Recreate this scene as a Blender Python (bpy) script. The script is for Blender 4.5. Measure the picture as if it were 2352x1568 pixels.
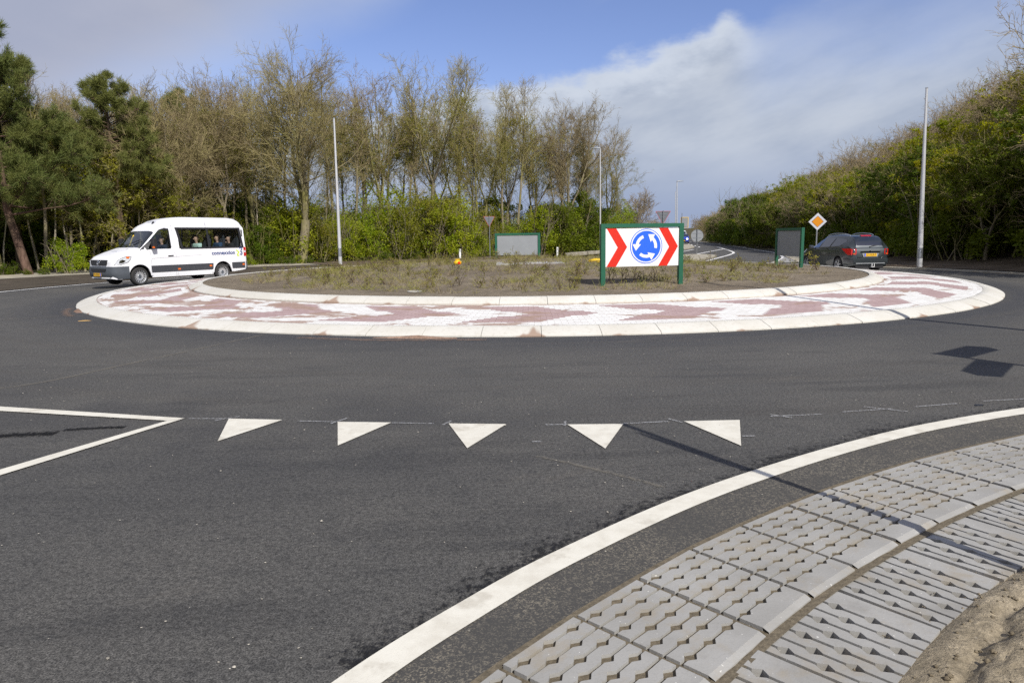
import bpy, bmesh, math, random
import numpy as np
from mathutils import Vector, Matrix, noise as mnoise

for o in list(bpy.data.objects):
    bpy.data.objects.remove(o)
S = bpy.context.scene
COL = S.collection
R = math.radians
# ------------------------------------------------------------------ camera
CAM_H = 1.62
cam_d = bpy.data.cameras.new('camera')
cam_d.sensor_width = 36.0
cam_d.lens = 1600.0 / 2352.0 * 36.0
cam_d.clip_start = 0.05
cam_d.clip_end = 3000
cam = bpy.data.objects.new('camera', cam_d)
COL.objects.link(cam)
PITCH, ROLL = math.atan(239.0 / 1600.0), 0.0145
_cp, _sp, _cr, _sr = math.cos(PITCH), math.sin(PITCH), math.cos(ROLL), math.sin(ROLL)
_F = Vector((0, _cp, -_sp)); _U0 = Vector((0, _sp, _cp)); _R0 = Vector((1, 0, 0))
_R = _R0 * _cr - _U0 * _sr
_U = _U0 * _cr + _R0 * _sr
cam.matrix_world = Matrix(((_R.x, _U.x, -_F.x, 0), (_R.y, _U.y, -_F.y, 0), (_R.z, _U.z, -_F.z, CAM_H), (0, 0, 0, 1)))
S.camera = cam
# ------------------------------------------------------------------ exposure
S.view_settings.view_transform = 'Standard'
S.view_settings.look = 'None'
S.view_settings.exposure = 0.22
S.view_settings.gamma = 1.0
S.cycles.use_denoising = False
# ------------------------------------------------------------------ sun
SUN_EL, SUN_AZ = R(42), R(-61)          # direction towards the sun, math angle in the ground plane
sun_dir = Vector((math.cos(SUN_AZ) * math.cos(SUN_EL), math.sin(SUN_AZ) * math.cos(SUN_EL), math.sin(SUN_EL)))
sd = bpy.data.lights.new('sun', 'SUN')
sd.energy = 4.2
sd.angle = R(0.53)
sd.color = (1.0, 0.963, 0.905)
sun = bpy.data.objects.new('sun', sd)
COL.objects.link(sun)
sun.rotation_euler = sun_dir.to_track_quat('Z', 'Y').to_euler()
sun.location = (0, 0, 60)

# ------------------------------------------------------------------ node helper
class X:
    """a socket with arithmetic"""
    def __init__(s, nt, sock): s.nt, s.s = nt, sock
    def _m(s, op, *a, clamp=False):
        n = s.nt.nodes.new('ShaderNodeMath'); n.operation = op; n.use_clamp = clamp
        for i, v in enumerate((s,) + a):
            if isinstance(v, X): s.nt.links.new(v.s, n.inputs[i])
            else: n.inputs[i].default_value = v
        return X(s.nt, n.outputs[0])
    def __add__(s, o): return s._m('ADD', o)
    def __sub__(s, o): return s._m('SUBTRACT', o)
    def __mul__(s, o): return s._m('MULTIPLY', o)
    def __truediv__(s, o): return s._m('DIVIDE', o)
    __radd__ = __add__; __rmul__ = __mul__
    def __rsub__(s, o): return (s * -1.0) + o
    def floor(s): return s._m('FLOOR')
    def abs(s): return s._m('ABSOLUTE')
    def mod(s, v): return s._m('FLOORED_MODULO', v)
    def gt(s, v): return s._m('GREATER_THAN', v)
    def lt(s, v): return s._m('LESS_THAN', v)
    def min(s, v): return s._m('MINIMUM', v)
    def max(s, v): return s._m('MAXIMUM', v)
    def pow(s, v): return s._m('POWER', v)
    def ss(s, a, b, lo=0.0, hi=1.0):
        n = s.nt.nodes.new('ShaderNodeMapRange'); n.interpolation_type = 'SMOOTHSTEP'
        if a > b: a, b, lo, hi = b, a, hi, lo
        s.nt.links.new(s.s, n.inputs[0])
        for i, v in zip((1, 2, 3, 4), (a, b, lo, hi)): n.inputs[i].default_value = v
        return X(s.nt, n.outputs[0])

class M:
    """material under construction"""
    def __init__(s, name, rough=0.7, spec=0.5, metal=0.0):
        s.m = bpy.data.materials.new(name); s.m.use_nodes = True
        s.nt = s.m.node_tree; s.b = s.nt.nodes['Principled BSDF']
        s.b.inputs['Roughness'].default_value = rough
        s.b.inputs['Metallic'].default_value = metal
        s.b.inputs['Specular IOR Level'].default_value = spec
    def n(s, t): return s.nt.nodes.new(t)
    def pos(s): return X(s.nt, s.n('ShaderNodeNewGeometry').outputs['Position'])
    def obj(s): return X(s.nt, s.n('ShaderNodeTexCoord').outputs['Object'])
    def rnd(s): return X(s.nt, s.n('ShaderNodeObjectInfo').outputs['Random'])
    def uv(s, name='uv'):
        n = s.n('ShaderNodeUVMap'); n.uv_map = name
        return s.xyz(X(s.nt, n.outputs[0]))
    def xyz(s, v):
        n = s.n('ShaderNodeSeparateXYZ'); s.nt.links.new(v.s, n.inputs[0])
        return [X(s.nt, n.outputs[i]) for i in range(3)]
    def vec(s, x, y, z):
        n = s.n('ShaderNodeCombineXYZ')
        for i, v in enumerate((x, y, z)):
            if isinstance(v, X): s.nt.links.new(v.s, n.inputs[i])
            else: n.inputs[i].default_value = v
        return X(s.nt, n.outputs[0])
    def noise(s, v, scale, detail=3.0, rough=0.55, dist=0.0):
        n = s.n('ShaderNodeTexNoise'); s.nt.links.new(v.s, n.inputs['Vector'])
        n.inputs['Scale'].default_value = scale; n.inputs['Detail'].default_value = detail
        n.inputs['Roughness'].default_value = rough; n.inputs['Distortion'].default_value = dist
        return X(s.nt, n.outputs[0])
    def voro(s, v, scale, feat='F1'):
        n = s.n('ShaderNodeTexVoronoi'); n.feature = feat; s.nt.links.new(v.s, n.inputs['Vector'])
        n.inputs['Scale'].default_value = scale
        return X(s.nt, n.outputs['Distance'])
    def mix(s, f, a, b, mode='MIX'):
        n = s.n('ShaderNodeMix'); n.data_type = 'RGBA'; n.blend_type = mode
        for i, v in ((0, f), (6, a), (7, b)):
            if isinstance(v, X): s.nt.links.new(v.s, n.inputs[i])
            elif i == 0: n.inputs[0].default_value = v
            else: n.inputs[i].default_value = (*v, 1)
        return X(s.nt, n.outputs[2])
    def col(s, c):
        if isinstance(c, X): s.nt.links.new(c.s, s.b.inputs['Base Color'])
        else: s.b.inputs['Base Color'].default_value = (*c, 1)
        return s
    def rough(s, v): s.nt.links.new(v.s, s.b.inputs['Roughness']); return s
    def bump(s, h, strength=0.5, dist=0.02):
        n = s.n('ShaderNodeBump'); n.inputs['Strength'].default_value = strength; n.inputs['Distance'].default_value = dist
        s.nt.links.new(h.s, n.inputs['Height']); s.nt.links.new(n.outputs[0], s.b.inputs['Normal']); return s
    def surface(s, sock): s.nt.links.new(sock, s.nt.nodes['Material Output'].inputs[0]); return s

def simple(name, c, rough=0.6, var=0.12, scale=6.0, spec=0.5, metal=0.0, bump=0.0, bscale=40.0):
    m = M(name, rough, spec, metal)
    p = m.obj(); f = m.noise(p, scale, 4)
    m.col(m.mix(f.ss(0.3, 0.7), tuple(v * (1 - var) for v in c), tuple(min(1, v * (1 + var)) for v in c)))
    if bump: m.bump(m.noise(p, bscale, 4), bump, 0.01)
    return m.m

# ------------------------------------------------------------------ sky (world)
W = bpy.data.worlds.new('World'); S.world = W; W.use_nodes = True
wt = W.node_tree
for n in list(wt.nodes): wt.nodes.remove(n)
class WM(M):
    def __init__(s): s.nt = wt
wm = WM()
out = wm.n('ShaderNodeOutputWorld')
sky = wm.n('ShaderNodeTexSky'); sky.sky_type = 'NISHITA'; sky.sun_disc = False
sky.sun_elevation = SUN_EL; sky.sun_rotation = math.pi / 2 - SUN_AZ
sky.altitude = 0; sky.air_density = 1.0; sky.dust_density = 0.6; sky.ozone_density = 3.0
bg1 = wm.n('ShaderNodeBackground'); bg1.inputs[1].default_value = 0.105
skyc = wm.mix(1.0, X(wt, sky.outputs[0]), (1.02, 0.93, 1.12), 'MULTIPLY'); wt.links.new(skyc.s, bg1.inputs[0])
gen = X(wt, wm.n('ShaderNodeTexCoord').outputs['Generated'])
dx, dy, dz = wm.xyz(gen)
az = dx._m('ARCTAN2', dy)
el = dz._m('ARCSINE')
cv = wm.vec(az * 1.0, el * 1.9, 0.3)
nA = wm.noise(cv, 3.0, 6, 0.55)
nB = wm.noise(cv, 9.0, 7, 0.6)
nC = wm.noise(wm.vec(az * 1.0 + el * 1.2, el * 3.2 - az * 1.2, 1.7), 3.2, 5, 0.55)
# big bank low on the right: everything below a rising, lumpy edge
edge = (az * 0.19 + 0.198).min(az * 0.10 + 0.219) + (nB - 0.5) * 0.07 + (nA - 0.5) * 0.02
lump = az._m('SUBTRACT', 0.292); lump = (lump * lump * -2200.0)._m('EXPONENT') * 0.022
dB = edge + lump - el
softn = az.ss(0.28, 0.5, 0.012, 0.09)
bank = dB._m('DIVIDE', softn)._m('MULTIPLY_ADD', 0.5, 0.5, clamp=True)
bank = bank.ss(0.0, 1.0) * (1.0 - az.ss(0.28, 0.36) * dB.ss(0.13, 0.02) * 0.45)
# high veil over the left top
dV = el - (az * 0.55 + 0.42) + (nA - 0.5) * 0.10
veil = dV.ss(-0.05, 0.10) * az.ss(0.05, -0.12)
# loose wisps at the top right
wisp = (nC.ss(0.47, 0.68) * az.ss(0.08, 0.3) * el.ss(0.22, 0.3)) * (az.ss(.3, .7) * .4 + .4)
rim = (dB + (nB - .5) * .06).ss(0.05, 0.005)
cb = wm.mix(nC.ss(0.32, 0.68), (0.315, 0.370, 0.480), (0.480, 0.525, 0.605))
cb = wm.mix(el.ss(0.14, 0.02), cb, (0.285, 0.345, 0.49))
cb = wm.mix(rim * az.ss(0.42, 0.28) * 0.62, cb, (0.63, 0.68, 0.76))
cvv = wm.mix(nA.ss(0.3, 0.7), (0.335, 0.360, 0.455), (0.405, 0.420, 0.500))
ccol = wm.mix(veil, cb, cvv)
mask = bank.max(veil * 0.93).max(wisp)
# the part of the sky behind the viewer: broken cloud
back = dy.ss(0.1, -0.2) * nA.ss(0.45, 0.6)
mask = mask.max(back * 0.8)
bg2 = wm.n('ShaderNodeBackground'); bg2.inputs[1].default_value = 1.0
wt.links.new(ccol.s, bg2.inputs[0])
ms = wm.n('ShaderNodeMixShader')
wt.links.new(mask.s, ms.inputs[0]); wt.links.new(bg1.outputs[0], ms.inputs[1]); wt.links.new(bg2.outputs[0], ms.inputs[2])
wt.links.new(ms.outputs[0], out.inputs[0])

# ------------------------------------------------------------------ object helpers
def link(o, parent=None):
    COL.objects.link(o)
    if parent is not None: o.parent = parent
    return o
def tag(o, label=None, cat=None, group=None, kind=None):
    if label: o['label'] = label
    if cat: o['category'] = cat
    if group: o['group'] = group
    if kind: o['kind'] = kind
    return o
def empty(name, loc=(0, 0, 0), rz=0.0):
    o = bpy.data.objects.new(name, None); o.location = loc; o.rotation_euler = (0, 0, rz); o.empty_display_size = 0.2
    return link(o)
def thing(name, label, cat, loc=(0, 0, 0), rz=0.0, group=None):
    return tag(empty(name, loc, rz), label, cat, group)

class MB:
    def __init__(s): s.v, s.f, s.mi, s.uvs = [], [], [], None
    def add(s, vs, fs, mi=0):
        b = len(s.v); s.v += [tuple(v) for v in vs]
        for f in fs: s.f.append([b + i for i in f]); s.mi.append(mi)
        return s
    def box(s, c, d, rz=0.0, mi=0, tilt=None):
        x, y, z = (q / 2 for q in d)
        vs = [Vector((a * x, b * y, e * z)) for a in (-1, 1) for b in (-1, 1) for e in (-1, 1)]
        m = Matrix.Rotation(rz, 3, 'Z')
        if tilt: m = m @ Matrix.Rotation(tilt[1], 3, tilt[0])
        vs = [m @ v + Vector(c) for v in vs]
        return s.add(vs, [(0, 1, 3, 2), (4, 6, 7, 5), (0, 4, 5, 1), (2, 3, 7, 6), (0, 2, 6, 4), (1, 5, 7, 3)], mi)
    def tube(s, pts, rad, k=10, mi=0, cap=True):
        pts = [Vector(p) for p in pts]; n = len(pts)
        if not hasattr(rad, '__len__'): rad = [rad] * n
        rings = []
        for i, p in enumerate(pts):
            d = (pts[min(i + 1, n - 1)] - pts[max(i - 1, 0)]).normalized()
            a = d.cross(Vector((0.13, 0.31, 0.94)) if abs(d.z) < 0.9 else Vector((1, 0, 0))).normalized(); b = d.cross(a)
            rings.append([p + (a * math.cos(t) + b * math.sin(t)) * rad[i] for t in (2 * math.pi * j / k for j in range(k))])
        vs = [v for r in rings for v in r]
        fs = [(i * k + j, i * k + (j + 1) % k, (i + 1) * k + (j + 1) % k, (i + 1) * k + j) for i in range(n - 1) for j in range(k)]
        if cap: fs += [tuple(range(k))[::-1], tuple((n - 1) * k + j for j in range(k))]
        return s.add(vs, fs, mi)
    def lathe(s, prof, k=32, c=(0, 0, 0), axis='Y', mi=0):
        """prof: (radius, along-axis) pairs"""
        vs = []
        for r, h in prof:
            for j in range(k):
                t = 2 * math.pi * j / k
                p = (r * math.cos(t), h, r * math.sin(t)) if axis == 'Y' else ((r * math.cos(t), r * math.sin(t), h) if axis == 'Z' else (h, r * math.cos(t), r * math.sin(t)))
                vs.append((p[0] + c[0], p[1] + c[1], p[2] + c[2]))
        n = len(prof)
        fs = [(i * k + j, i * k + (j + 1) % k, (i + 1) * k + (j + 1) % k, (i + 1) * k + j) for i in range(n - 1) for j in range(k)]
        return s.add(vs, fs, mi)
    def prism(s, poly, y0, y1, fn=None, mi=0):
        """poly in (x, z), extruded from y0 to y1; fn maps (x, y, z) to 3-D"""
        fn = fn or (lambda x, y, z: (x, y, z))
        n = len(poly)
        vs = [fn(x, y0, z) for x, z in poly] + [fn(x, y1, z) for x, z in poly]
        fs = [tuple(range(n)), tuple(range(2 * n - 1, n - 1, -1))]
        fs += [(i, (i + 1) % n + 0, (i + 1) % n + n, i + n)[::-1] for i in range(n)]
        return s.add(vs, fs, mi)
    def build(s, name, mats, parent=None, smooth=None, fixn=True):
        me = bpy.data.meshes.new(name); me.from_pydata(s.v, [], s.f)
        mats = mats if isinstance(mats, (list, tuple)) else [mats]
        for m in mats: me.materials.append(m)
        if len(mats) > 1: me.polygons.foreach_set('material_index', s.mi)
        if fixn:
            bm = bmesh.new(); bm.from_mesh(me); bmesh.ops.recalc_face_normals(bm, faces=bm.faces); bm.to_mesh(me); bm.free()
        if smooth is not None:
            me.polygons.foreach_set('use_smooth', [True] * len(me.polygons)); me.set_sharp_from_angle(angle=R(smooth))
        me.update()
        return link(bpy.data.objects.new(name, me), parent)

def mesh_np(name, V, F, mat, smooth=False):
    V = np.asarray(V, np.float32); F = np.asarray(F, np.int32)
    me = bpy.data.meshes.new(name); n, k = F.shape
    me.vertices.add(len(V)); me.vertices.foreach_set('co', V.ravel())
    me.loops.add(n * k); me.loops.foreach_set('vertex_index', F.ravel())
    me.polygons.add(n); me.polygons.foreach_set('loop_start', np.arange(0, n * k, k, dtype=np.int32))
    if smooth: me.polygons.foreach_set('use_smooth', np.ones(n, bool))
    me.update(calc_edges=True); me.validate()
    me.materials.append(mat)
    return me

# ------------------------------------------------------------------ ground shape
CX, CY = 0.74, 25.45
def ss(a, b, x):
    if a > b: return 1.0 - ss(b, a, x)
    t = min(1.0, max(0.0, (x - a) / (b - a))); return t * t * (3 - 2 * t)
def gz(x, y):
    r = math.hypot(x - CX, y - CY)
    return -0.15 * ss(14.2, 17.5, r) * ss(12, 22, y) + 0.4 * ss(60, 120, y)
WOOD_Y = [-60, 0, 33, 47, 62, 76, 94.5, 119.5, 170, 260]
WOOD_X = [24.5, 24.5, 24.3, 25.4, 27.0, 28.6, 30.6, 34.7, 47, 72]
def woodx(y): return float(np.interp(y, WOOD_Y, WOOD_X))
def hill(x, y):
    s = x - woodx(y)
    return (9.0 * ss(-1, 23, s)) * (1 - 0.45 * ss(55, 120, y)) + 0.18 * ss(-6, 2, s)
def land(x, y):
    return gz(x, y) + (hill(x, y) if x > 15 else 0.0)

# ------------------------------------------------------------------ ground materials
m = M('asphalt', 0.82, 0.35); p = m.pos(); px_, py_, pz_ = m.xyz(p)
rr = ((px_ - CX) * (px_ - CX) + (py_ - CY) * (py_ - CY)).pow(0.5)
n1 = m.noise(p, 0.35, 4, 0.6); n2 = m.noise(p, 2.2, 6, 0.65); n3 = m.noise(p, 130, 3, 0.7); n4 = m.noise(p, 38, 4, 0.7)
lane = m.noise(m.vec(rr * 1.6, px_ * 0.05, 0.0), 2.0, 3)
tyre = m.noise(m.vec(px_ * 0.35 + py_ * 0.12, py_ * 2.3 - px_ * .2, 2.0), 1.1, 5, .6)
c = m.mix(n1.ss(0.32, 0.66), (0.074, 0.072, 0.068), (0.091, 0.087, 0.080))
c = m.mix(tyre.ss(.5, .68) * py_.ss(14, 7) * .5, c, (0.044, 0.043, 0.042))
c = m.mix(rr.ss(17.6, 19.2) * rr.ss(22.5, 20.2) * px_.ss(2.5, -2) * m.noise(p, .8, 4).ss(.35, .6) * .55, c, (0.042, 0.042, 0.044))
c = m.mix(rr.ss(16.3, 14.3) * (0.55 + n2 * 0.5), c, (0.042, 0.043, 0.047))
c = m.mix(lane.ss(0.45, 0.7) * rr.ss(21.5, 19) * 0.45, c, (0.074, 0.069, 0.062))
c = m.mix(n2.ss(0.52, 0.78) * 0.40, c, (0.040, 0.040, 0.041))
c = m.mix(rr.ss(19.0, 20.6) * m.noise(p, 7, 6, 0.75).ss(0.5, 0.62) * py_.ss(12, 6) * 0.34, c, (0.032, 0.032, 0.033))
c = m.mix(1.0, c, m.mix(n3.ss(0.30, 0.70), (0.30, 0.30, 0.30), (1.78, 1.76, 1.70)), 'MULTIPLY')
c = m.mix(1.0, c, m.mix(n4.ss(0.3, 0.7), (0.58, 0.58, 0.58), (1.38, 1.38, 1.38)), 'MULTIPLY')
c = m.mix(m.noise(p, 2.7, 3).ss(0.50, 0.7) * m.noise(p, 55, 3, 0.6).ss(0.64, 0.69) * py_.ss(22, 5) * 0.6, c, (0.22, 0.20, 0.17))
c = m.mix((m.noise(m.vec(px_ * 1.0 + py_ * 0.9, py_ * 6 - px_ * 4, 0.4), 0.55, 5, 0.6).ss(0.60, 0.74)) * 0.28, c, (0.13, 0.115, 0.095))
m.col(c).bump(n3 + n4 * 0.5, 0.8, 0.007)
ASPHALT = m.m

m = M('worn_asphalt_shoulder', 0.9, 0.25); p = m.pos()
f = m.noise(p, 62, 4, 0.65, 1.2); g = m.noise(p, 1.6, 3)
c = m.mix(f.ss(0.48, 0.60) * m.noise(p, 140, 2).ss(.3, .6), (0.064, 0.061, 0.056), (0.215, 0.190, 0.145))
c = m.mix(g.ss(0.60, 0.36) * 0.6, c, (0.060, 0.058, 0.054))
m.col(c).bump(f, 0.5, 0.006); SHOULDER = m.m

m = M('tar_bleed', 0.9, 0.2); p = m.pos(); ux, uy, _ = m.uv()
f = m.noise(p, 26, 5, 0.75); f2 = m.noise(p, 1.1, 2)
a = (f + m.noise(p, 120, 3, .7) * 0.35 + f2 * 0.35 - uy * 0.40).ss(0.74, 0.90) * 0.7
m.col((0.013, 0.013, 0.015)); m.nt.links.new(a.s, m.b.inputs['Alpha']); TAR = m.m

m = M('road_paint', 0.75, 0.3); p = m.pos()
f = m.noise(p, 5, 5, 0.7); g = m.noise(p, 150, 3)
c = m.mix(f.ss(0.35, 0.7), (0.70, 0.67, 0.575), (0.60, 0.565, 0.475))
c = m.mix(g.ss(0.60, 0.72) * 0.35, c, (0.36, 0.33, 0.27))
c = m.mix(m.noise(p, 2.3, 5, 0.7).ss(0.56, 0.66) * 0.4, c, (0.36, 0.32, 0.25))
m.col(c).bump(g, 0.3, 0.003); PAINT = m.m

m = M('far_road_paint', 0.75, 0.3); p = m.pos()
m.col(m.mix(m.noise(p, 1.5, 4).ss(0.4, 0.7), (0.80, 0.79, 0.76), (0.62, 0.60, 0.56))); PAINT2 = m.m
m = M('chalk_stroke', 0.95, 0.1); p = m.pos()
a = m.noise(p, 70, 4, 0.7).ss(0.40, 0.58)
m.col((0.42, 0.42, 0.42)); m.nt.links.new((a * 0.8).s, m.b.inputs['Alpha']); CHALK = m.m

def soil_mat(name, c1, c2, speck=0.5, clod=1.0):
    m = M(name, 0.95, 0.15); p = m.pos()
    f = m.noise(p, 0.7, 4); g = m.noise(p, 9, 6, 0.7); h = m.noise(p, 45, 5, 0.7)
    c = m.mix(f.ss(0.35, 0.65), c1, c2)
    c = m.mix(1.0, c, m.mix(g.ss(0.3, 0.7), (0.70, 0.70, 0.70), (1.2, 1.2, 1.2)), 'MULTIPLY')
    c = m.mix(1.0, c, m.mix(h.ss(0.3, 0.7), (0.72, 0.72, 0.72), (1.18, 1.18, 1.18)), 'MULTIPLY')
    c = m.mix((m.noise(p, 21, 2).ss(0.735, 0.76)) * speck, c, (0.55, 0.52, 0.45))
    m.col(c).bump(g * clod + h * 0.6 + m.noise(p, 160, 4, .7) * .25, 0.9, 0.03); return m.m
SOIL = soil_mat('island_soil', (0.180, 0.146, 0.104), (0.240, 0.198, 0.142), 0.8)
VERGE = soil_mat('verge_soil', (0.115, 0.088, 0.060), (0.165, 0.128, 0.090), 0.3)
SAND = soil_mat('verge_sand', (0.330, 0.275, 0.190), (0.405, 0.340, 0.240), 0.7)
CRUMB = soil_mat('sand_crumb', (0.24, 0.195, 0.13), (0.34, 0.285, 0.20), 0.9)
DARKSOIL = soil_mat('dark_gravelly_soil', (0.075, 0.062, 0.046), (0.105, 0.086, 0.064), 0.4)
m = M('forest_floor', 0.95, 0.1); p = m.pos(); f = m.noise(p, 0.45, 5, 0.65); g = m.noise(p, 6, 5, 0.7)
c = m.mix(f.ss(0.4, 0.62), (0.085, 0.066, 0.040), (0.075, 0.085, 0.025))
m.col(m.mix(g.ss(0.35, 0.65), c, (0.125, 0.100, 0.060))).bump(g, 0.9, 0.06); FLOOR = m.m
m = M('cycle_path_concrete', 0.9, 0.2); p = m.pos(); f = m.noise(p, 0.6, 5, 0.65)
m.col(m.mix(f.ss(0.40, 0.62), (0.29, 0.265, 0.215), (0.42, 0.375, 0.285))); PATH = m.m
m = M('grey_paving', 0.85, 0.3); p = m.pos(); f = m.noise(p, 1.2, 4)
m.col(m.mix(f.ss(0.35, 0.65), (0.25, 0.245, 0.235), (0.34, 0.335, 0.32))); PAVE = m.m

# kerb concrete with reddish sand washed against its foot
m = M('kerb_concrete', 0.85, 0.3); p = m.pos(); u, v, _ = m.uv()
f = m.noise(p, 1.3, 5, 0.6); g = m.noise(p, 14, 5, 0.65); h = m.noise(p, 120, 2)
c = m.mix(f.ss(0.35, 0.65), (0.615, 0.595, 0.535), (0.565, 0.54, 0.472))
c = m.mix(g.ss(0.5, 0.75) * 0.55, c, (0.43, 0.395, 0.32))
c = m.mix(h.ss(0.55, 0.75) * 0.25, c, (0.38, 0.36, 0.31))
st = (m.noise(m.vec(u * 0.35, 0.0, 0.0), 2.2, 4, 0.6) - v * 0.33).ss(0.50, 0.55)
c = m.mix(st * 0.85, c, (0.30, 0.195, 0.135))
m.col(c).bump(g + h * 0.4, 0.35, 0.006); KERB = m.m
JOINT = simple('joint_mortar', (0.16, 0.135, 0.10), 0.95)

# the painted block apron: white blocks with brick-red chevrons pointing along the traffic
m = M('apron_blocks', 0.85, 0.25); th, rad, _ = m.uv(); p = m.pos()
row = ((rad - 11.35) / 0.105).floor(); rq = (row + 0.5) * 0.105 + 11.35
sh = row.mod(2.0) * 0.5; tq = (th + sh).floor() + 0.5 - sh
offs = (1.0 - (rq - 12.45).abs() / 1.0).max(0.0) * 6.4
red = (tq - offs + 86.5).mod(12.0).lt(6.0) * rq.lt(13.32) * rq.gt(11.52)
bid = m.noise(m.vec(tq * 3.7, rq * 41.0, 0.0), 5.0, 1)
wv = m.mix(bid.ss(0.35, 0.65), (0.745, 0.735, 0.70), (0.665, 0.65, 0.61))
rv = m.mix(bid.ss(0.3, 0.7), (0.430, 0.318, 0.305), (0.375, 0.268, 0.256))
c = m.mix(red, wv, rv)
fr = ((rad - 11.35) / 0.105).mod(1.0); ft = (th + sh).mod(1.0)
jt = (fr.lt(0.07) * 0.55).max(ft.lt(0.045))
c = m.mix(jt * 0.75, c, m.mix(red, (0.34, 0.30, 0.25), (0.17, 0.10, 0.085)))
pc = m.vec(th * 0.217, rad * 1.9, 0.0)
sx, sy, _z = m.xyz(p)
amt = sx.ss(5.5, -4.0) * 0.062
sand = (m.noise(pc, 0.62, 6, 0.66, 0.6) + amt + (m.noise(m.vec(tq, rq * 9, 0), 3.0, 1) - 0.5) * 0.06 + (m.noise(p, 30, 4, .7) - .5) * .05).ss(0.575, 0.625)
edge_s = (m.noise(pc, 2.0, 3) - (rad - 11.35) * 2.2).ss(0.34, 0.40).max((m.noise(pc, 1.6, 3) - (13.665 - rad) * 5.0).ss(0.44, 0.5) * sx.ss(6, 0))
sc_ = m.mix(m.noise(p, 8, 4).ss(0.35, 0.65), (0.370, 0.262, 0.205), (0.310, 0.208, 0.165))
c = m.mix(sand.max(edge_s) * 0.93, c, sc_)
c = m.mix(m.noise(p, 19, 2).ss(0.72, 0.74) * 0.8, c, (0.06, 0.05, 0.045))
m.col(c).bump((1.0 - jt) * 1.0 + m.noise(p, 60, 3) * 0.3, 0.4, 0.006); APRON = m.m

m = M('paver_concrete', 0.85, 0.3); p = m.pos(); f = m.noise(p, 2.0, 4); g = m.noise(p, 75, 4, 0.7)
c = m.mix(f.ss(0.35, 0.65), (0.345, 0.336, 0.312), (0.290, 0.281, 0.258))
c = m.mix(g.ss(0.5, 0.75) * 0.35, c, (0.215, 0.205, 0.18))
c = m.mix(m.noise(p, 3.1, 5, 0.7).ss(0.50, 0.68) * 0.6, c, (0.30, 0.255, 0.185))
c = m.mix(m.noise(p, 1.7, 5, 0.7).ss(0.52, 0.72) * 0.5, c, (0.20, 0.19, 0.17))
c = m.mix(m.noise(p, 60, 1).ss(0.76, 0.78) * 0.8, c, (0.7, 0.68, 0.62))
m.col(c).bump(g, 0.35, 0.004); PAVER = m.m
m = M('joint_sand', 0.95, 0.1); p = m.pos(); f = m.noise(p, 40, 5, 0.7)
m.col(m.mix(f.ss(0.3, 0.7), (0.105, 0.088, 0.062), (0.190, 0.158, 0.110))).bump(f, 0.8, 0.01); BEDSAND = m.m

# ------------------------------------------------------------------ sheets
def sheet(name, rows, mat, z=0.0, zf=gz, uv=None, kind='structure', keep=None):
    """rows: grid of (x, y) points"""
    nr, nc = len(rows), len(rows[0])
    V = [(x, y, zf(x, y) + z) for r in rows for x, y in r]
    F = [(i * nc + j, i * nc + j + 1, (i + 1) * nc + j + 1, (i + 1) * nc + j) for i in range(nr - 1) for j in range(nc - 1)]
    if keep: F = [f for f in F if all(keep(*V[i][:2]) for i in f)]
    me = bpy.data.meshes.new(name); me.from_pydata(V, [], F); me.materials.append(mat)
    me.polygons.foreach_set('use_smooth', [True] * len(F))
    if uv is not None:
        l = me.uv_layers.new(name='uv'); flat = [q for r in uv for q in r]
        for lp in me.loops: l.data[lp.index].uv = flat[lp.vertex_index]
    bm = bmesh.new(); bm.from_mesh(me)
    bmesh.ops.delete(bm, geom=[v for v in bm.verts if not v.link_faces], context='VERTS')
    for f in bm.faces:
        if f.normal.z < 0: f.normal_flip()
    bm.to_mesh(me); bm.free()
    return tag(link(bpy.data.objects.new(name, me)), kind=kind)
def grid(xs, ys): return [[(x, y) for x in xs] for y in ys]
def polar(rs, angs): return [[(CX + r * math.cos(R(a)), CY + r * math.sin(R(a))) for a in angs] for r in rs]
def lin(a, b, n): return [a + (b - a) * i / (n - 1) for i in range(n)]
def resample(P, n):
    P = np.array(P, float); d = np.r_[0, np.cumsum(np.hypot(*np.diff(P, axis=0).T))]
    t = np.linspace(0, d[-1], n)
    return [(float(np.interp(q, d, P[:, 0])), float(np.interp(q, d, P[:, 1]))) for q in t]
def smooth_curve(P, n):
    """Catmull-Rom through the points, resampled"""
    P = [np.array(q, float) for q in P]; P = [2 * P[0] - P[1]] + P + [2 * P[-1] - P[-2]]
    o = []
    for i in range(1, len(P) - 2):
        for k in range(12):
            t = k / 12; a, b, c, d = P[i - 1:i + 3]
            o.append(0.5 * (2 * b + (c - a) * t + (2 * a - 5 * b + 4 * c - d) * t * t + (3 * b - a - 3 * c + d) * t ** 3))
    o.append(P[-2])
    return resample(o, n)
def offset_curve(P, d):
    o = []
    for i, q in enumerate(P):
        a, b = P[max(i - 1, 0)], P[min(i + 1, len(P) - 1)]
        tx, ty = b[0] - a[0], b[1] - a[1]; l = math.hypot(tx, ty) or 1
        o.append((q[0] + ty / l * d, q[1] - tx / l * d))
    return o
def ribbon(name, P, w, mat, z=0.008, off=0.0, n=None, kind='structure', zf=gz, uvv=False):
    P = resample(P, n) if n else P
    a, b = offset_curve(P, off - w / 2), offset_curve(P, off + w / 2)
    uv = [[(i * 0.1, 1.0) for i in range(len(P))], [(i * 0.1, 0.0) for i in range(len(P))]] if uvv else None
    return sheet(name, [a, b], mat, z, zf, uv, kind)

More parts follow.
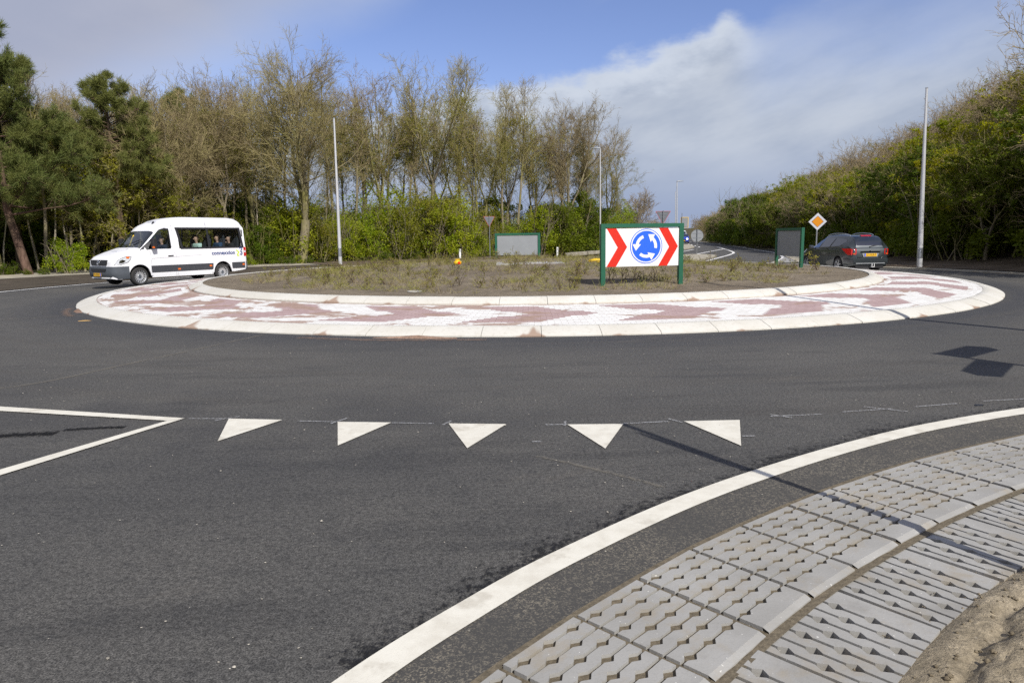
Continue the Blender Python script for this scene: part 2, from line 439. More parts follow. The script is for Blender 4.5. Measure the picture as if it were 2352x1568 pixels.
# edges near the viewer, in metres
PAV = [(-1.55, 0.30), (-1.25, 0.72), (-0.93, 1.19), (-0.66, 1.62), (-0.38, 2.05), (-0.075, 2.437), (0.242, 2.785), (0.57, 3.108), (0.898, 3.412), (1.252, 3.699),
       (1.628, 3.982), (2.002, 4.25), (2.398, 4.504), (2.818, 4.755), (3.235, 4.975), (3.668, 5.185), (4.10, 5.385), (4.55, 5.57), (5.01, 5.74), (5.48, 5.89), (5.96, 6.02), (6.5, 6.14)]
LINE = [(-1.45, 0.9), (-1.02, 1.65), (-0.58, 2.37), (-0.19, 2.865), (0.23, 3.325), (0.985, 4.015), (1.76, 4.60), (2.62, 5.16), (3.475, 5.635), (4.61, 6.115), (5.8, 6.50), (7.5, 6.95), (10, 7.5)]
PAVc = smooth_curve(PAV, 140); LINEc = smooth_curve(LINE, 160)
_px = np.array(PAVc)
def right_of_pav(x, y):
    if y > 6.2: return x - (6.6 + (y - 6.2) * 4.0)
    return x - float(np.interp(y, _px[:, 1], _px[:, 0]))

ROAD_FAR_L = [(4, 56), (12, 66), (19.2, 79), (25, 100), (30, 125), (37, 165), (52, 230)]
ROAD_FAR_R = [(17.5, 42.5), (22.3, 57.5), (25.2, 66), (27.9, 75), (30.2, 93), (32.8, 113), (36.0, 138), (46, 178), (66, 240)]
gx = lin(-160, -60, 9) + lin(-55, 80, 70) + lin(88, 200, 10)
gy = lin(-40, 12, 8) + lin(14, 140, 72) + lin(150, 300, 12) + [420, 700, 1400, 2600]
tag(sheet('ground', grid(gx, gy), FLOOR, -0.13, land), kind='structure')
sheet('road', grid(lin(-46, 9, 276), lin(-1.5, 9, 60)), ASPHALT, 0.0, gz, keep=lambda x, y: right_of_pav(x, y) < -0.12).name = 'road'
sheet('road', grid(lin(9, 46, 40), lin(9, 20, 20)) , ASPHALT)
sheet('road', grid(lin(-46, 9, 90), lin(9, 20, 20)), ASPHALT)
sheet('road', grid(lin(-46, 46, 150), lin(20, 60, 70)), ASPHALT)
sheet('road', grid(lin(9, 46, 30), lin(7.2, 9, 4)), ASPHALT)
lf, rf = resample(ROAD_FAR_L, 60), resample(ROAD_FAR_R, 60)
sheet('road', [[(a[0] * (1 - t) + b[0] * t, a[1] * (1 - t) + b[1] * t) for t in lin(0, 1, 5)] for a, b in zip(lf, rf)], ASPHALT, 0.006)

sheet('asphalt_shoulder', [offset_curve(LINEc[:125], 0.0)] + [[(a[0] * (1 - t) + b[0] * t, a[1] * (1 - t) + b[1] * t) for a, b in zip(resample(LINEc[:125], 125), resample(PAVc, 125))] for t in (0.3, 0.6, 1.0)], SHOULDER, 0.004)
ribbon('road_marking', LINEc, 0.155, PAINT, 0.009)
ribbon('tar_stain', LINEc[20:110], 0.42, TAR, 0.006, -0.27, uvv=True)

# give-way triangles, splitter lines, chalk strokes
TRI = [((-2.62, 6.25), (-2.10, 6.18), (-2.42, 5.52)), ((-1.575, 6.08), (-1.085, 6.03), (-1.395, 5.35)), ((-0.57, 5.97), (-0.06, 5.92), (-0.36, 5.23)),
       ((0.47, 5.88), (0.955, 5.87), (0.705, 5.17)), ((1.495, 5.93), (1.99, 5.945), (1.755, 5.19))]
for k, t in enumerate(TRI):
    mb = MB(); mb.add([(x, y, 0.008) for x, y in t], [(0, 1, 2)])
    o = mb.build('give_way_triangle', PAINT, fixn=False)
    if o.data.polygons[0].normal.z < 0: o.data.flip_normals()
    tag(o, ['scuffed white give-way triangle beside the tip of the splitter lines', 'white give-way triangle with a dotted edge, second from the splitter lines', 'clean white give-way triangle in the middle of the row of five',
            'white give-way triangle whose corner the long pole shadow touches', 'white give-way triangle at the end of the row by the curved edge line'][k], 'road marking', 'give-way triangles across the entry')
def strip2(name, a0, b0, a1, b1, mat=PAINT, z=0.009):
    o = MB().add([(*a0, z), (*b0, z), (*b1, z), (*a1, z)], [(0, 1, 2, 3)]).build(name, mat, fixn=False)
    if o.data.polygons[0].normal.z < 0: o.data.flip_normals()
    return tag(o, kind='structure')
strip2('road_marking', (-5.176, 6.866), (-5.041, 6.68), (-3.04, 6.285), (-3.167, 6.205))
strip2('road_marking', (-12.0, 9.02), (-12.0, 8.84), (-5.176, 6.866), (-5.041, 6.68))
strip2('road_marking', (-3.733, 4.865), (-3.642, 4.735), (-3.167, 6.200), (-3.045, 6.275))
strip2('road_marking', (-4.6, 2.35), (-4.5, 2.2), (-3.733, 4.865), (-3.642, 4.735))
def chalk(*pts, w=0.022):
    ribbon('chalk_line', list(pts), w, CHALK, 0.0085, n=8)
for a, b in (((-3.0, 6.27), (-2.62, 6.25)), ((-2.72, 6.18), (-2.55, 6.33)), ((-1.95, 6.13), (-1.58, 6.08)), ((-1.62, 6.02), (-1.52, 6.20)), ((-1.08, 6.02), (-0.70, 5.97)), ((-0.62, 5.92), (-0.55, 6.06)),
             ((0.28, 5.88), (0.47, 5.88)), ((0.44, 5.84), (0.46, 5.98)), ((0.96, 5.88), (1.36, 5.93)), ((1.38, 6.02), (1.47, 5.89)), ((2.30, 6.05), (2.78, 6.10)), ((2.32, 6.12), (2.47, 5.99)), ((3.00, 6.17), (3.5, 6.26)),
             ((3.28, 6.35), (3.58, 6.15)), ((3.75, 6.32), (4.2, 6.42)), ((4.5, 6.50), (5.0, 6.57)), ((0.15, 5.38), (0.22, 5.38)), ((1.85, 5.45), (1.95, 5.45))):
    chalk(a, b)

# ------------------------------------------------------------------ roundabout
A = lin(-180, 180, 721)
def ring_kerb(name, prof, zb, seg_deg, gap, n=5):
    """kerb stones laid in a circle; prof = (radius, z) from the foot outwards in"""
    mb = MB(); uvs = []
    ang = -180.0
    while ang < 180 - 0.01:
        a = lin(ang, ang + seg_deg - gap, n); jz = random.uniform(-0.003, 0.003); jr = random.uniform(-0.004, 0.004)
        vs, np_ = [], len(prof)
        for t in a:
            for r, z in prof: vs.append((CX + (r + jr) * math.cos(R(t)), CY + (r + jr) * math.sin(R(t)), z + jz + zb(t)))
        fs = [(i * np_ + j, i * np_ + j + 1, (i + 1) * np_ + j + 1, (i + 1) * np_ + j) for i in range(n - 1) for j in range(np_ - 1)]
        fs += [tuple(range(np_)), tuple((n - 1) * np_ + j for j in range(np_))[::-1]]
        mb.add(vs, fs)
        for t in a:
            uvs += [(R(t) * prof[0][0], j / (np_ - 1) if np_ > 1 else 0) for j in range(np_)]
        ang += seg_deg
    o = mb.build(name, KERB, smooth=35)
    l = o.data.uv_layers.new(name='uv')
    for lp in o.data.loops: l.data[lp.index].uv = uvs[lp.vertex_index]
    return tag(o, kind='structure')
random.seed(3)
ring_kerb('overrun_kerb', [(14.14, -0.06), (14.14, 0.02), (14.08, 0.05), (13.84, 0.127), (13.80, 0.135), (13.69, 0.138), (13.67, 0.132), (13.67, 0.0)], lambda t: 0.0, 360 / 89, 0.035)
ring_kerb('island_kerb', [(11.34, 0.15), (11.34, 0.29), (11.29, 0.325), (11.12, 0.395), (11.09, 0.402), (10.98, 0.405), (10.96, 0.40), (10.96, 0.2)], lambda t: 0.0, 360 / 72, 0.045)
sheet('overrun_apron', polar([13.665, 13.2, 12.6, 12.0, 11.345], A), APRON, 0, lambda x, y: 0.13 + (13.67 - math.hypot(x - CX, y - CY)) * 0.056,
      [[(a, r) for a in A] for r in (13.665, 13.2, 12.6, 12.0, 11.345)])
sheet('mortar_bed', polar([14.10, 13.85, 13.66], A), JOINT, 0, lambda x, y: (14.14 - math.hypot(x - CX, y - CY)) * 0.42 - 0.06 if math.hypot(x - CX, y - CY) > 13.8 else 0.118)
sheet('mortar_bed', polar([11.31, 11.12, 10.95], A), JOINT, 0, lambda x, y: 0.27 + (11.31 - math.hypot(x - CX, y - CY)) * 0.55 if math.hypot(x - CX, y - CY) > 11.1 else 0.385)
def island_z(x, y):
    r = math.hypot(x - CX, y - CY)
    q = mnoise.fractal(Vector((x * 0.9, y * 0.9, 0.3)), 1.0, 2.1, 4) * 0.035 + mnoise.fractal(Vector((x * 3.5, y * 3.5, 5.3)), 1.0, 2.1, 3) * 0.018
    return 0.375 + 0.40 * ss(10.6, 1.5, r) + q * ss(11.0, 10.2, r) * (0.6 + 0.8 * ss(9.5, 6, r))
sheet('island_soil', polar(lin(0.05, 10.97, 90), lin(-180, 180, 300)), SOIL, 0, island_z)

# small heaps of reddish sand swept against the kerb
SANDR = soil_mat('red_sand', (0.285, 0.185, 0.135), (0.345, 0.235, 0.175), 0.1)
def heap(name, x, y, lx, ly, h, mat, rz, label, seed):
    rows = []
    for i in range(9):
        r = i / 8
        rows.append([(r * math.cos(2 * math.pi * j / 28) * (1 + 0.25 * mnoise.noise(Vector((seed, math.cos(j * .22) * 1.5, math.sin(j * .22) * 1.5)))),
                      r * math.sin(2 * math.pi * j / 28) * (1 + 0.25 * mnoise.noise(Vector((seed, math.cos(j * .22) * 1.5, math.sin(j * .22) * 1.5))))) for j in range(29)])
    mb = MB(); V = []
    for i, rw in enumerate(rows):
        for (a, b) in rw:
            X_, Y_ = a * lx, b * ly
            q = h * (1 - (i / 8)) ** 1.3 + 0.012 * mnoise.noise(Vector((X_ * 9, Y_ * 9, seed))) * (1 - i / 8) - (0.02 if i == 8 else 0)
            V.append((x + X_ * math.cos(rz) - Y_ * math.sin(rz), y + X_ * math.sin(rz) + Y_ * math.cos(rz), gz(x, y) + max(q, -0.02) + 0.006))
    mb.add(V, [(i * 29 + j, i * 29 + j + 1, (i + 1) * 29 + j + 1, (i + 1) * 29 + j) for i in range(8) for j in range(28)])
    return tag(mb.build(name, mat, smooth=60), label, 'sand heap')
heap('sand_heap', -1.55, 11.36, 0.75, 0.07, 0.045, SANDR, R(-9), 'low reddish sand heap swept against the front of the round kerb', 1.0)
heap('sand_heap', -10.45, 16.75, 0.42, 0.10, 0.07, SANDR, R(-54), 'small reddish sand heap against the left end of the round kerb', 2.0)

# ------------------------------------------------------------------ verges around the roundabout
def vz(dz): return lambda x, y: land(x, y) + dz
RV = lin(-30, 39, 60)
sheet('verge', polar([20.35, 22, 24, 27, 31, 36, 44], RV), VERGE, 0.05, lambda x, y: land(x, y) + 0.02 * mnoise.noise(Vector((x, y, 0))))
def arc_kerb(name, r0, r1, a0, a1, h, mat):
    a = lin(a0, a1, 80)
    rows = polar([r0, r0, (r0 + r1) / 2, r1, r1], a); hs = [0.0, h, h, h, 0]
    V = [(x, y, gz(x, y) + hh) for rw, hh in zip(rows, hs) for x, y in rw]; n = len(a)
    mb = MB().add(V, [(i * n + j, i * n + j + 1, (i + 1) * n + j + 1, (i + 1) * n + j) for i in range(4) for j in range(n - 1)])
    return tag(mb.build(name, mat), kind='structure')
m = M('pale_kerb', 0.9, 0.2); m.col(m.mix(m.noise(m.pos(), 1.5, 4).ss(0.4, 0.6), (0.40, 0.37, 0.30), (0.31, 0.275, 0.21))); PKERB = m.m
arc_kerb('verge_kerb', 19.75, 20.36, -30, 39, 0.055, PKERB)
LV = lin(96, 200, 90)
sheet('verge', polar([20.45, 23, 26, 29], lin(120, 200, 70)), DARKSOIL, 0.02)
sheet('verge', polar([20.45, 23, 26, 29, 33, 38, 44], lin(86, 120, 40)), VERGE, 0.06, lambda x, y: gz(x, y) + 0.04 * mnoise.noise(Vector((x * .7, y * .7, 0))))
sheet('cycle_path', polar([29, 31, 33, 35.2], lin(120, 200, 70)), PATH, 0.03)
m = M('grassy_edge', 0.95, 0.1); p = m.pos(); f = m.noise(p, 1.6, 6, 0.7)
m.col(m.mix(f.ss(0.4, 0.6), (0.10, 0.115, 0.035), (0.17, 0.135, 0.085))).bump(m.noise(p, 20, 5), 0.9, 0.05); GEDGE = m.m
sheet('verge', polar([35.2, 36.5, 38.5, 41], lin(118, 200, 70)), GEDGE, 0.035)
ribbon('road_marking', polar([20.05], lin(118, 200, 90))[0], 0.17, PAINT2, 0.01)
for a, b in (((19.1, 29.3), (20.1, 29.9)), ((19.35, 28.0), (20.35, 28.4))):
    pass
# far road: edge lines, splitter, paving
sheet('concrete_kerb', [offset_curve(rf, -0.1), offset_curve(rf, 0.75)], PKERB, 0.05)
ribbon('road_marking', smooth_curve([(36.5, 150), (31.6, 113), (29.2, 93), (26.9, 79), (24.5, 65.5), (22.1, 57.5), (20.2, 52), (18.4, 47.8), (15.75, 42.2), (15.3, 40), (14.9, 37), (14.75, 35.3)], 120), 0.22, PAINT2, 0.012)
ribbon('road_marking', smooth_curve([(25.9, 88), (24.5, 80.8), (21.8, 68.8), (19.3, 61.6), (14.8, 50.9), (12.5, 45.6)], 60), 0.22, PAINT2, 0.012)
ribbon('road_marking', smooth_curve([(24.4, 80.2), (20, 70.9), (17.3, 64.8), (14.9, 59), (11, 51)], 40), 0.22, PAINT2, 0.012)
ribbon('road_marking', smooth_curve([(15, 66), (18, 73.1), (20.9, 80.2)], 14), 0.2, PAINT2, 0.012)
for i in range(9):
    y0 = 88 + i * 6.2; xa = float(np.interp(y0, [80, 100, 125, 165], [22.2, 25.8, 30.4, 38.5]))
    ribbon('road_marking', [(xa, y0), (xa + 0.75, y0 + 3.0)], 0.2, PAINT2, 0.012, n=3)
for i in range(6):
    y0 = 84 + i * 9.0; xa = float(np.interp(y0, [75, 93, 113, 138], [27.0, 29.2, 31.7, 35]))
    ribbon('road_marking', [(xa, y0), (xa + 0.7, y0 + 3.0)], 0.3, PAINT2, 0.014, n=3)
sheet('paved_corner', [[(16.3, 43), (19.4, 50), (21.6, 55)], [(17.5, 41), (21.0, 48), (23.2, 54)], [(16.2, 35), (19.4, 38), (23.5, 44)]], PAVE, 0.03, n if False else gz)
def island_slab(name, poly, h, mat):
    n = len(poly)
    mb = MB().add([(x, y, gz(x, y)) for x, y in poly] + [(x, y, gz(x, y) + h) for x, y in poly], [tuple(range(n, 2 * n))] + [(i, (i + 1) % n, (i + 1) % n + n, i + n) for i in range(n)])
    return tag(mb.build(name, mat), kind='structure')
island_slab('traffic_island', smooth_curve([(11.7, 46.5), (14.2, 50.4), (16.3, 55.5), (16.7, 59), (15.6, 60.5), (13.6, 57.5), (11.6, 50), (11.7, 46.5)], 40)[:-1], 0.12, PKERB)
island_slab('traffic_island', smooth_curve([(19.5, 79), (21.6, 83.8), (23.2, 88.8), (25.4, 100), (24.4, 100.5), (21.5, 90), (19.5, 79)], 40)[:-1], 0.12, PKERB)
mb = MB()
for a, b in (((5.0, 61.2), (9.0, 70.5)), ((8.0, 68.0), (14, 78))):
    d = Vector((b[0] - a[0], b[1] - a[1], 0)); c_ = ((a[0] + b[0]) / 2, (a[1] + b[1]) / 2, 0.06)
    mb.box(c_, (d.length, 0.5, 0.3), math.atan2(d.y, d.x))
tag(mb.build('sandy_kerb_edge', PKERB), kind='structure')

# ------------------------------------------------------------------ slotted pavers beside the road
GR = [0.085 + 0.117 * k for k in range(7)]
def paver(mb, P, top, lip, depth=0.07):
    """P(a, b): maps tile coordinates (a along the slots, b across, 0..1) to the ground plane; top: height"""
    def side(k, s):
        """boundary of the bar next to slot k: list of (a, b)"""
        if k < 0: return [(0.024, 0.012), (0.976, 0.012)]
        if k > 6: return [(0.024, 0.988), (0.976, 0.988)]
        cs = (1 / 6, 0.5, 5 / 6) if k % 2 == 0 else (1 / 3, 2 / 3)
        hw, hd, ha = 0.0120, 0.044, 0.072
        o = [(0.024, GR[k] + s * hw)]
        for c in cs: o += [(c - ha, GR[k] + s * hw), (c, GR[k] + s * hd), (c + ha, GR[k] + s * hw)]
        return o + [(0.976, GR[k] + s * hw)]
    for k in range(-1, 7):
        lo, hi = side(k, 1), side(k + 1, -1)
        if k == 6 and lip:
            hi = [(0.024, 0.955), (0.976, 0.955)]
        poly = lo + hi[::-1]; n = len(poly)
        j = random.uniform(-0.0015, 0.0015)
        vt = [(*P(a, b), top + j) for a, b in poly]; vb = [(*P(a, b), top - depth) for a, b in poly]
        mb.add(vt + vb, [tuple(range(n))] + [(i, i + n, (i + 1) % n + n, (i + 1) % n) for i in range(n)])
        if k == 6 and lip:
            q = [(*P(0.024, 0.955), top + j), (*P(0.976, 0.955), top + j), (*P(0.976, 1.0), top - 0.010), (*P(0.024, 1.0), top - 0.010), (*P(0.976, 1.0), top - depth), (*P(0.024, 1.0), top - depth)]
            mb.add(q, [(0, 1, 2, 3), (3, 2, 4, 5)])
random.seed(11)
mb = MB(); N_ = offset_curve(PAV, 1.0)
for i in range(1, len(PAV) - 1):
    p0, p1 = Vector(PAV[i]), Vector(PAV[i + 1]); n0, n1 = Vector(N_[i]) - p0, Vector(N_[i + 1]) - p1
    t_ = 0.014 + random.uniform(-0.003, 0.003)
    def P(a, b, p0=p0, p1=p1, n0=n0, n1=n1):
        q = (p0 + n0 * (0.01 + b * 0.648)) * (1 - a) + (p1 + n1 * (0.01 + b * 0.648)) * a
        d = (p1 - p0).normalized() * (0.004 * (0.5 - a) * 2)
        return (q.x + d.x, q.y + d.y)
    paver(mb, P, t_, True)
tag(mb.build('slotted_pavement', PAVER), kind='structure')
L2 = resample(offset_curve(PAVc, 0.673), 400); L3 = offset_curve(L2, 0.46)
mb = MB(); dist = np.r_[0, np.cumsum([math.dist(L2[i], L2[i + 1]) for i in range(399)])]
def at2(s, b):
    x = float(np.interp(s, dist, [q[0] for q in L2])); y = float(np.interp(s, dist, [q[1] for q in L2]))
    x3 = float(np.interp(s, dist, [q[0] for q in L3])); y3 = float(np.interp(s, dist, [q[1] for q in L3]))
    return Vector((x + (x3 - x) * b, y + (y3 - y) * b))
s0 = float(dist[int(np.argmin([math.dist(q, (0.957, 2.553)) for q in L2]))]) % 0.69
while s0 < dist[-1] - 0.7:
    c00, c10, c01, c11 = at2(s0, 0), at2(s0 + 0.675, 0), at2(s0, 1), at2(s0 + 0.675, 1)
    rot = random.uniform(-0.012, 0.012)
    def P(a, b, c00=c00, c10=c10, c01=c01, c11=c11, rot=rot):
        q = (c00 * (1 - b) + c10 * b) * (1 - a) + (c01 * (1 - b) + c11 * b) * a
        return (q.x + rot * (a - 0.5), q.y + rot * (b - .5))
    paver(mb, P, -0.004 + random.uniform(-0.005, 0.005), False)
    s0 += 0.69
tag(mb.build('slotted_pavement', PAVER), kind='structure')
sheet('bedding_sand', [offset_curve(PAVc, d) for d in lin(-0.02, 0.64, 12)], BEDSAND, 0, lambda x, y: 0.001 + 0.006 * mnoise.noise(Vector((x * 6, y * 6, 0))))
sheet('bedding_sand', [offset_curve(PAVc, d) for d in lin(0.70, 1.3, 14)], BEDSAND, 0, lambda x, y: -0.046 + 0.012 * mnoise.noise(Vector((x * 7, y * 7, 3))))
sheet('bedding_sand', [offset_curve(PAVc, d) for d in (0.64, 0.652, 0.665, 0.68, 0.70)], BEDSAND, 0, lambda x, y: -0.001 + 0.006 * mnoise.noise(Vector((x * 9, y * 9, 1))))
# loose sand spilled over the outer pavers, rising into a bank
def bank_z(d, x, y):
    q = mnoise.fractal(Vector((x * 2.6, y * 2.6, 0.0)), 1.0, 2.0, 5)
    q2 = mnoise.fractal(Vector((x * 11, y * 11, 4.0)), 1.0, 2.0, 4)
    wav = 0.035 * mnoise.noise(Vector((x * 2.1, y * 2.1, 9.0))) + 0.02 * mnoise.noise(Vector((x * 7, y * 7, 2.0)))
    e = d - 1.09 + wav
    rut = -0.02 * math.exp(-((e - 0.20) / 0.035) ** 2)
    return -0.04 + 0.058 * ss(-0.05, 0.12, e) + 0.025 * ss(0.18, 0.30, e) + 0.035 * ss(0.3, 2.5, e) + rut + (0.007 * q + 0.013 * q2 + 0.010 * mnoise.fractal(Vector((x * 34, y * 34, 7.0)), 1.0, 2.0, 3)) * ss(0.0, 0.3, e)
rows = [offset_curve(PAVc, d) for d in lin(0.86, 2.2, 170)]; rows = [resample(r, 420) for r in rows]
V = []; 
for d, rw in zip(lin(0.86, 2.2, 170), rows):
    for x, y in rw: V.append((x, y, bank_z(d, x, y)))
me = mesh_np('sand_bank', V, [(i * 420 + j, i * 420 + j + 1, (i + 1) * 420 + j + 1, (i + 1) * 420 + j) for i in range(169) for j in range(419)], SAND, True)
if me.polygons[0].normal.z < 0: me.flip_normals()
tag(link(bpy.data.objects.new('sand_bank', me)), kind='structure')
rgc = np.random.default_rng(5); Vc, Fc = [], []
for _ in range(1500):
    i = rgc.integers(20, 400); d = 0.98 + rgc.random() ** 1.6 * 1.15; k = min(169, max(0, int((d - .86) / 1.34 * 169))); bx, by = rows[k][i]; r = rgc.uniform(.003, .010) * (1.6 if rgc.random() < .08 else 1) * (.5 if d < 1.1 else 1)
    bz = max(bank_z(d, bx, by), -0.012) + r * .3; b = len(Vc)
    for vx, vy, vz_ in ((1, 0, 0), (.2, .95, .1), (-.85, .5, 0), (-.7, -.7, .1), (.4, -.9, 0), (.1, .05, .8), (0, 0, -.6)): Vc.append((bx + r * (vx + rgc.uniform(-.25, .25)), by + r * (vy + rgc.uniform(-.25, .25)), bz + r * vz_))
    for j in range(5): Fc += [(b + j, b + (j + 1) % 5, b + 5), (b + (j + 1) % 5, b + j, b + 6)]
tag(link(bpy.data.objects.new('sand_crumbs', mesh_np('sand_crumbs', Vc, Fc, CRUMB))), 'loose crumbs and grit scattered over the sand and the outer slotted pavers', 'grit', kind='stuff')
sheet('sand_verge', [resample(offset_curve(PAVc, d), 60) for d in (2.15, 5, 9)], SAND, 0.05, lambda x, y: 0.0)
sheet('sand_verge', grid(lin(7.4, 22, 20), lin(-3, 6.9, 12)), SAND, 0.01, lambda x, y: 0.0, keep=lambda x, y: y < 5.9 + (x - 7) * 0.22)
# ------------------------------------------------------------------ object materials
GREEN = simple('green_frame_paint', (0.014, 0.105, 0.058), 0.45, 0.06)
WHITEP = simple('white_sign_face', (0.80, 0.80, 0.79), 0.4, 0.02)
RED = simple('red_sign_film', (0.66, 0.022, 0.008), 0.4, 0.03)
BLUE = simple('blue_sign_film', (0.022, 0.130, 0.74), 0.4, 0.03)
GREYB = simple('grey_sign_back', (0.27, 0.285, 0.295), 0.5, 0.05, 2.0)
GREYS = simple('dull_grey_sign_back', (0.15, 0.16, 0.175), 0.5, 0.05, 2.0)
GALV = simple('galvanised_steel', (0.52, 0.54, 0.56), 0.32, 0.10, 3.0, metal=0.85)
ALU = simple('brushed_aluminium_mast', (0.66, 0.66, 0.66), 0.3, 0.05, 2.0, metal=0.35)
BLACK = simple('black_plastic', (0.018, 0.018, 0.020), 0.5, 0.1)
ORANGE = simple('orange_sign_film', (0.72, 0.27, 0.01), 0.4, 0.03)
YELLOW = simple('yellow_plastic', (0.78, 0.50, 0.01), 0.5, 0.05)
YPLATE = simple('yellow_number_plate', (0.78, 0.44, 0.015), 0.4, 0.02)
RUBBER = simple('tyre_rubber', (0.030, 0.029, 0.028), 0.85, 0.15, 20)
RIM = simple('silver_wheel', (0.55, 0.56, 0.57), 0.35, 0.05, metal=0.6)
CHROME = simple('chrome', (0.75, 0.76, 0.78), 0.15, 0.02, metal=1.0)
LIMEP = simple('lime_film', (0.58, 0.70, 0.03), 0.4, 0.02)
NAVY = simple('navy_film', (0.035, 0.065, 0.20), 0.4, 0.02)

def text_mesh(name, body, size, mat, parent, M4, thick=0.002, shear=0.0, bold=0.0):
    cu = bpy.data.curves.new(name, 'FONT'); cu.body = body; cu.size = size; cu.extrude = thick; cu.align_x = 'CENTER'; cu.align_y = 'CENTER'; cu.offset = bold; cu.shear = shear
    cu.resolution_u = 3
    t = bpy.data.objects.new(name, cu); COL.objects.link(t)
    dg = bpy.context.evaluated_depsgraph_get(); me = bpy.data.meshes.new_from_object(t.evaluated_get(dg))
    bpy.data.objects.remove(t); me.materials.clear(); me.materials.append(mat); me.name = name
    me.transform(M4)
    return link(bpy.data.objects.new(name, me), parent)

# ------------------------------------------------------------------ chevron boards on the island
def chevron_board(name, label, x, y, z, rz, faced, W_=2.14, H_=1.43):
    """front looks along local -y"""
    t = thing(name, label, 'road sign', (x, y, z), rz, 'green framed boards on the island')
    for s in (-1, 1):
        mb = MB().box((s * (W_ / 2 - 0.055), 0, H_ / 2 - 0.15), (0.11, 0.10, H_ + 0.3))
        mb.build('post', GREEN, t, smooth=30)
    MB().box((0, 0, H_ - 0.045), (W_ - 0.222, 0.094, 0.09)).build('top_rail', GREEN, t)
    pw, ph, pb = W_ - 0.224, 0.925, 0.40
    MB().box((0, 0.0, pb + ph / 2), (pw, 0.03, ph)).build('panel', GREYB, t)
    for s in (-1, 1):
        for q in (0.05, 0.115): MB().lathe([(0.0, 0.004 * s), (0.012, 0.004 * s), (0.012, -0.004 * s)], 8, (s * W_ / 2, 0, H_ - q), axis='X').build('bolt', CHROME, t)
    yf = -0.0155
    MB().box((0, yf - 0.001, pb + ph / 2), (pw - 0.004, 0.002, ph - 0.004)).build('white_face', WHITEP, t)
    def U(u, v): return ((u - 0.5) * pw, pb + ph * (1 - v))
    for poly in ([(.018, .003), (.145, .003), (.293, .49), (.145, .997), (.018, .997), (.166, .5)], [(.72, .003), (.845, .003), (.987, .49), (.841, .997), (.718, .997), (.864, .5)]):
        MB().prism([U(*q) for q in poly], yf - 0.0045, yf - 0.0022).build('red_chevron', RED, t)
    c = U(0.551, 0.478); k = 0.42 / 258
    def disc(r, d): return MB().prism([(c[0] + r * math.cos(2 * math.pi * j / 64), c[1] + r * math.sin(2 * math.pi * j / 64)) for j in range(64)], yf - d - 0.0012, yf - d + 0.0006)
    disc(258 * k, 0.004).build('blue_disc', BLUE, t)
    disc(246 * k, 0.0062).build('white_ring', WHITEP, t)
    disc(228 * k, 0.0084).build('blue_disc', BLUE, t)
    for q in (0, 120, 240):
        a = [(r, g) for r, g in [(172, g) for g in lin(-11, 49, 9)]] + [(223, 52), (179, 81), (92, 41)] + [(127, g) for g in lin(46, -11, 9)]
        MB().prism([(c[0] + r * k * math.cos(R(g + q)), c[1] + r * k * math.sin(R(g + q))) for r, g in a], yf - 0.0115, yf - 0.0092).build('arrow', WHITEP, t)
    return t
chevron_board('chevron_board', 'green framed roundabout board with red chevrons and a blue arrow disc, facing the viewer', 3.205, 17.12, 0.475, R(12.5), True)
chevron_board('chevron_board', 'blank grey back of a green framed board, standing square on in front of the grove', 0.33, 33.2, 0.38, R(180), False)
chevron_board('chevron_board', 'grey back of a green framed board seen edge-on, beside the dark grey car', 10.38, 26.2, 0.385, R(93.5), False)

# ------------------------------------------------------------------ masts and lamps
def mast(name, label, base, top, r0, r1, head=None, group=None, cat='lamp post', sleeve=False, gtop=False):
    b, q = Vector(base), Vector(top); t = thing(name, label, cat, b, 0, group); d = q - b
    n = 12
    MB().tube([Vector((0, 0, -0.3))] + [d * (i / n) for i in range(n + 1)], [r0] + [r0 + (r1 - r0) * i / n for i in range(n + 1)], 14).build('mast', ALU if not gtop else ALU, t, smooth=40)
    MB().tube([d * 0.055, d * 0.115], [r0 * 0.99 * 1.0 + 0.004, r0 * 0.96 + 0.004], 14).build('service_hatch', GALV, t, smooth=40)
    MB().tube([d * 0.998, d * 1.004], [r1 + 0.006, r1 + 0.006], 12).build('cap', GALV, t, smooth=40)
    if head:
        hx, hy = head; a = math.atan2(hy, hx); L = math.hypot(hx, hy)
        mb = MB()
        sec = [(0.0, 0.09, 0.07), (0.15, 0.11, 0.09), (0.5, 0.15, 0.07), (0.85, 0.12, 0.045), (1.0, 0.05, 0.02)]
        vs, fs = [], []
        for s, w, h in sec:
            for y, z in ((-w, 0), (-w * .7, h), (w * .7, h), (w, 0), (w * .6, -0.02), (-w * .6, -0.02)):
                vs.append(Vector((s * L, y, z + 0.03 * s)))
        rot = Matrix.Rotation(a, 3, 'Z'); vs = [rot @ v + d for v in vs]
        fs = [(i * 6 + j, i * 6 + (j + 1) % 6, (i + 1) * 6 + (j + 1) % 6, (i + 1) * 6 + j) for i in range(4) for j in range(6)] + [tuple(range(6)), tuple(range(24, 30))]
        mb.add(vs, fs); mb.build('lamp_head', GREYB, t, smooth=35)
    return t
def at(px, py, D):
    """the point that the photograph shows at display pixel (px, py), D metres in front of the camera"""
    v = Vector((px - 1176, 784 - py, 0)) / 1600; q = _F + _R * v.x + _U * v.y
    return Vector((0, 0, CAM_H)) + q * (D / q.y)
def on(px, D):
    p = at(px, 560, D); return Vector((p.x, D, land(p.x, D)))
b = Vector((-12.07, 49.6, -0.10)); mast('lighting_mast', 'bare silver mast without a lamp, standing before the grove behind the island', b, at(767, 272, 49.8), 0.135, 0.055, group='bare lighting masts')
b = Vector((19.75, 33.8, -0.12)); mast('lighting_mast', 'bare silver mast without a lamp, beside the dark hillside wood on the right', b, at(2128.5, 203, 33.9), 0.125, 0.05, group='bare lighting masts')
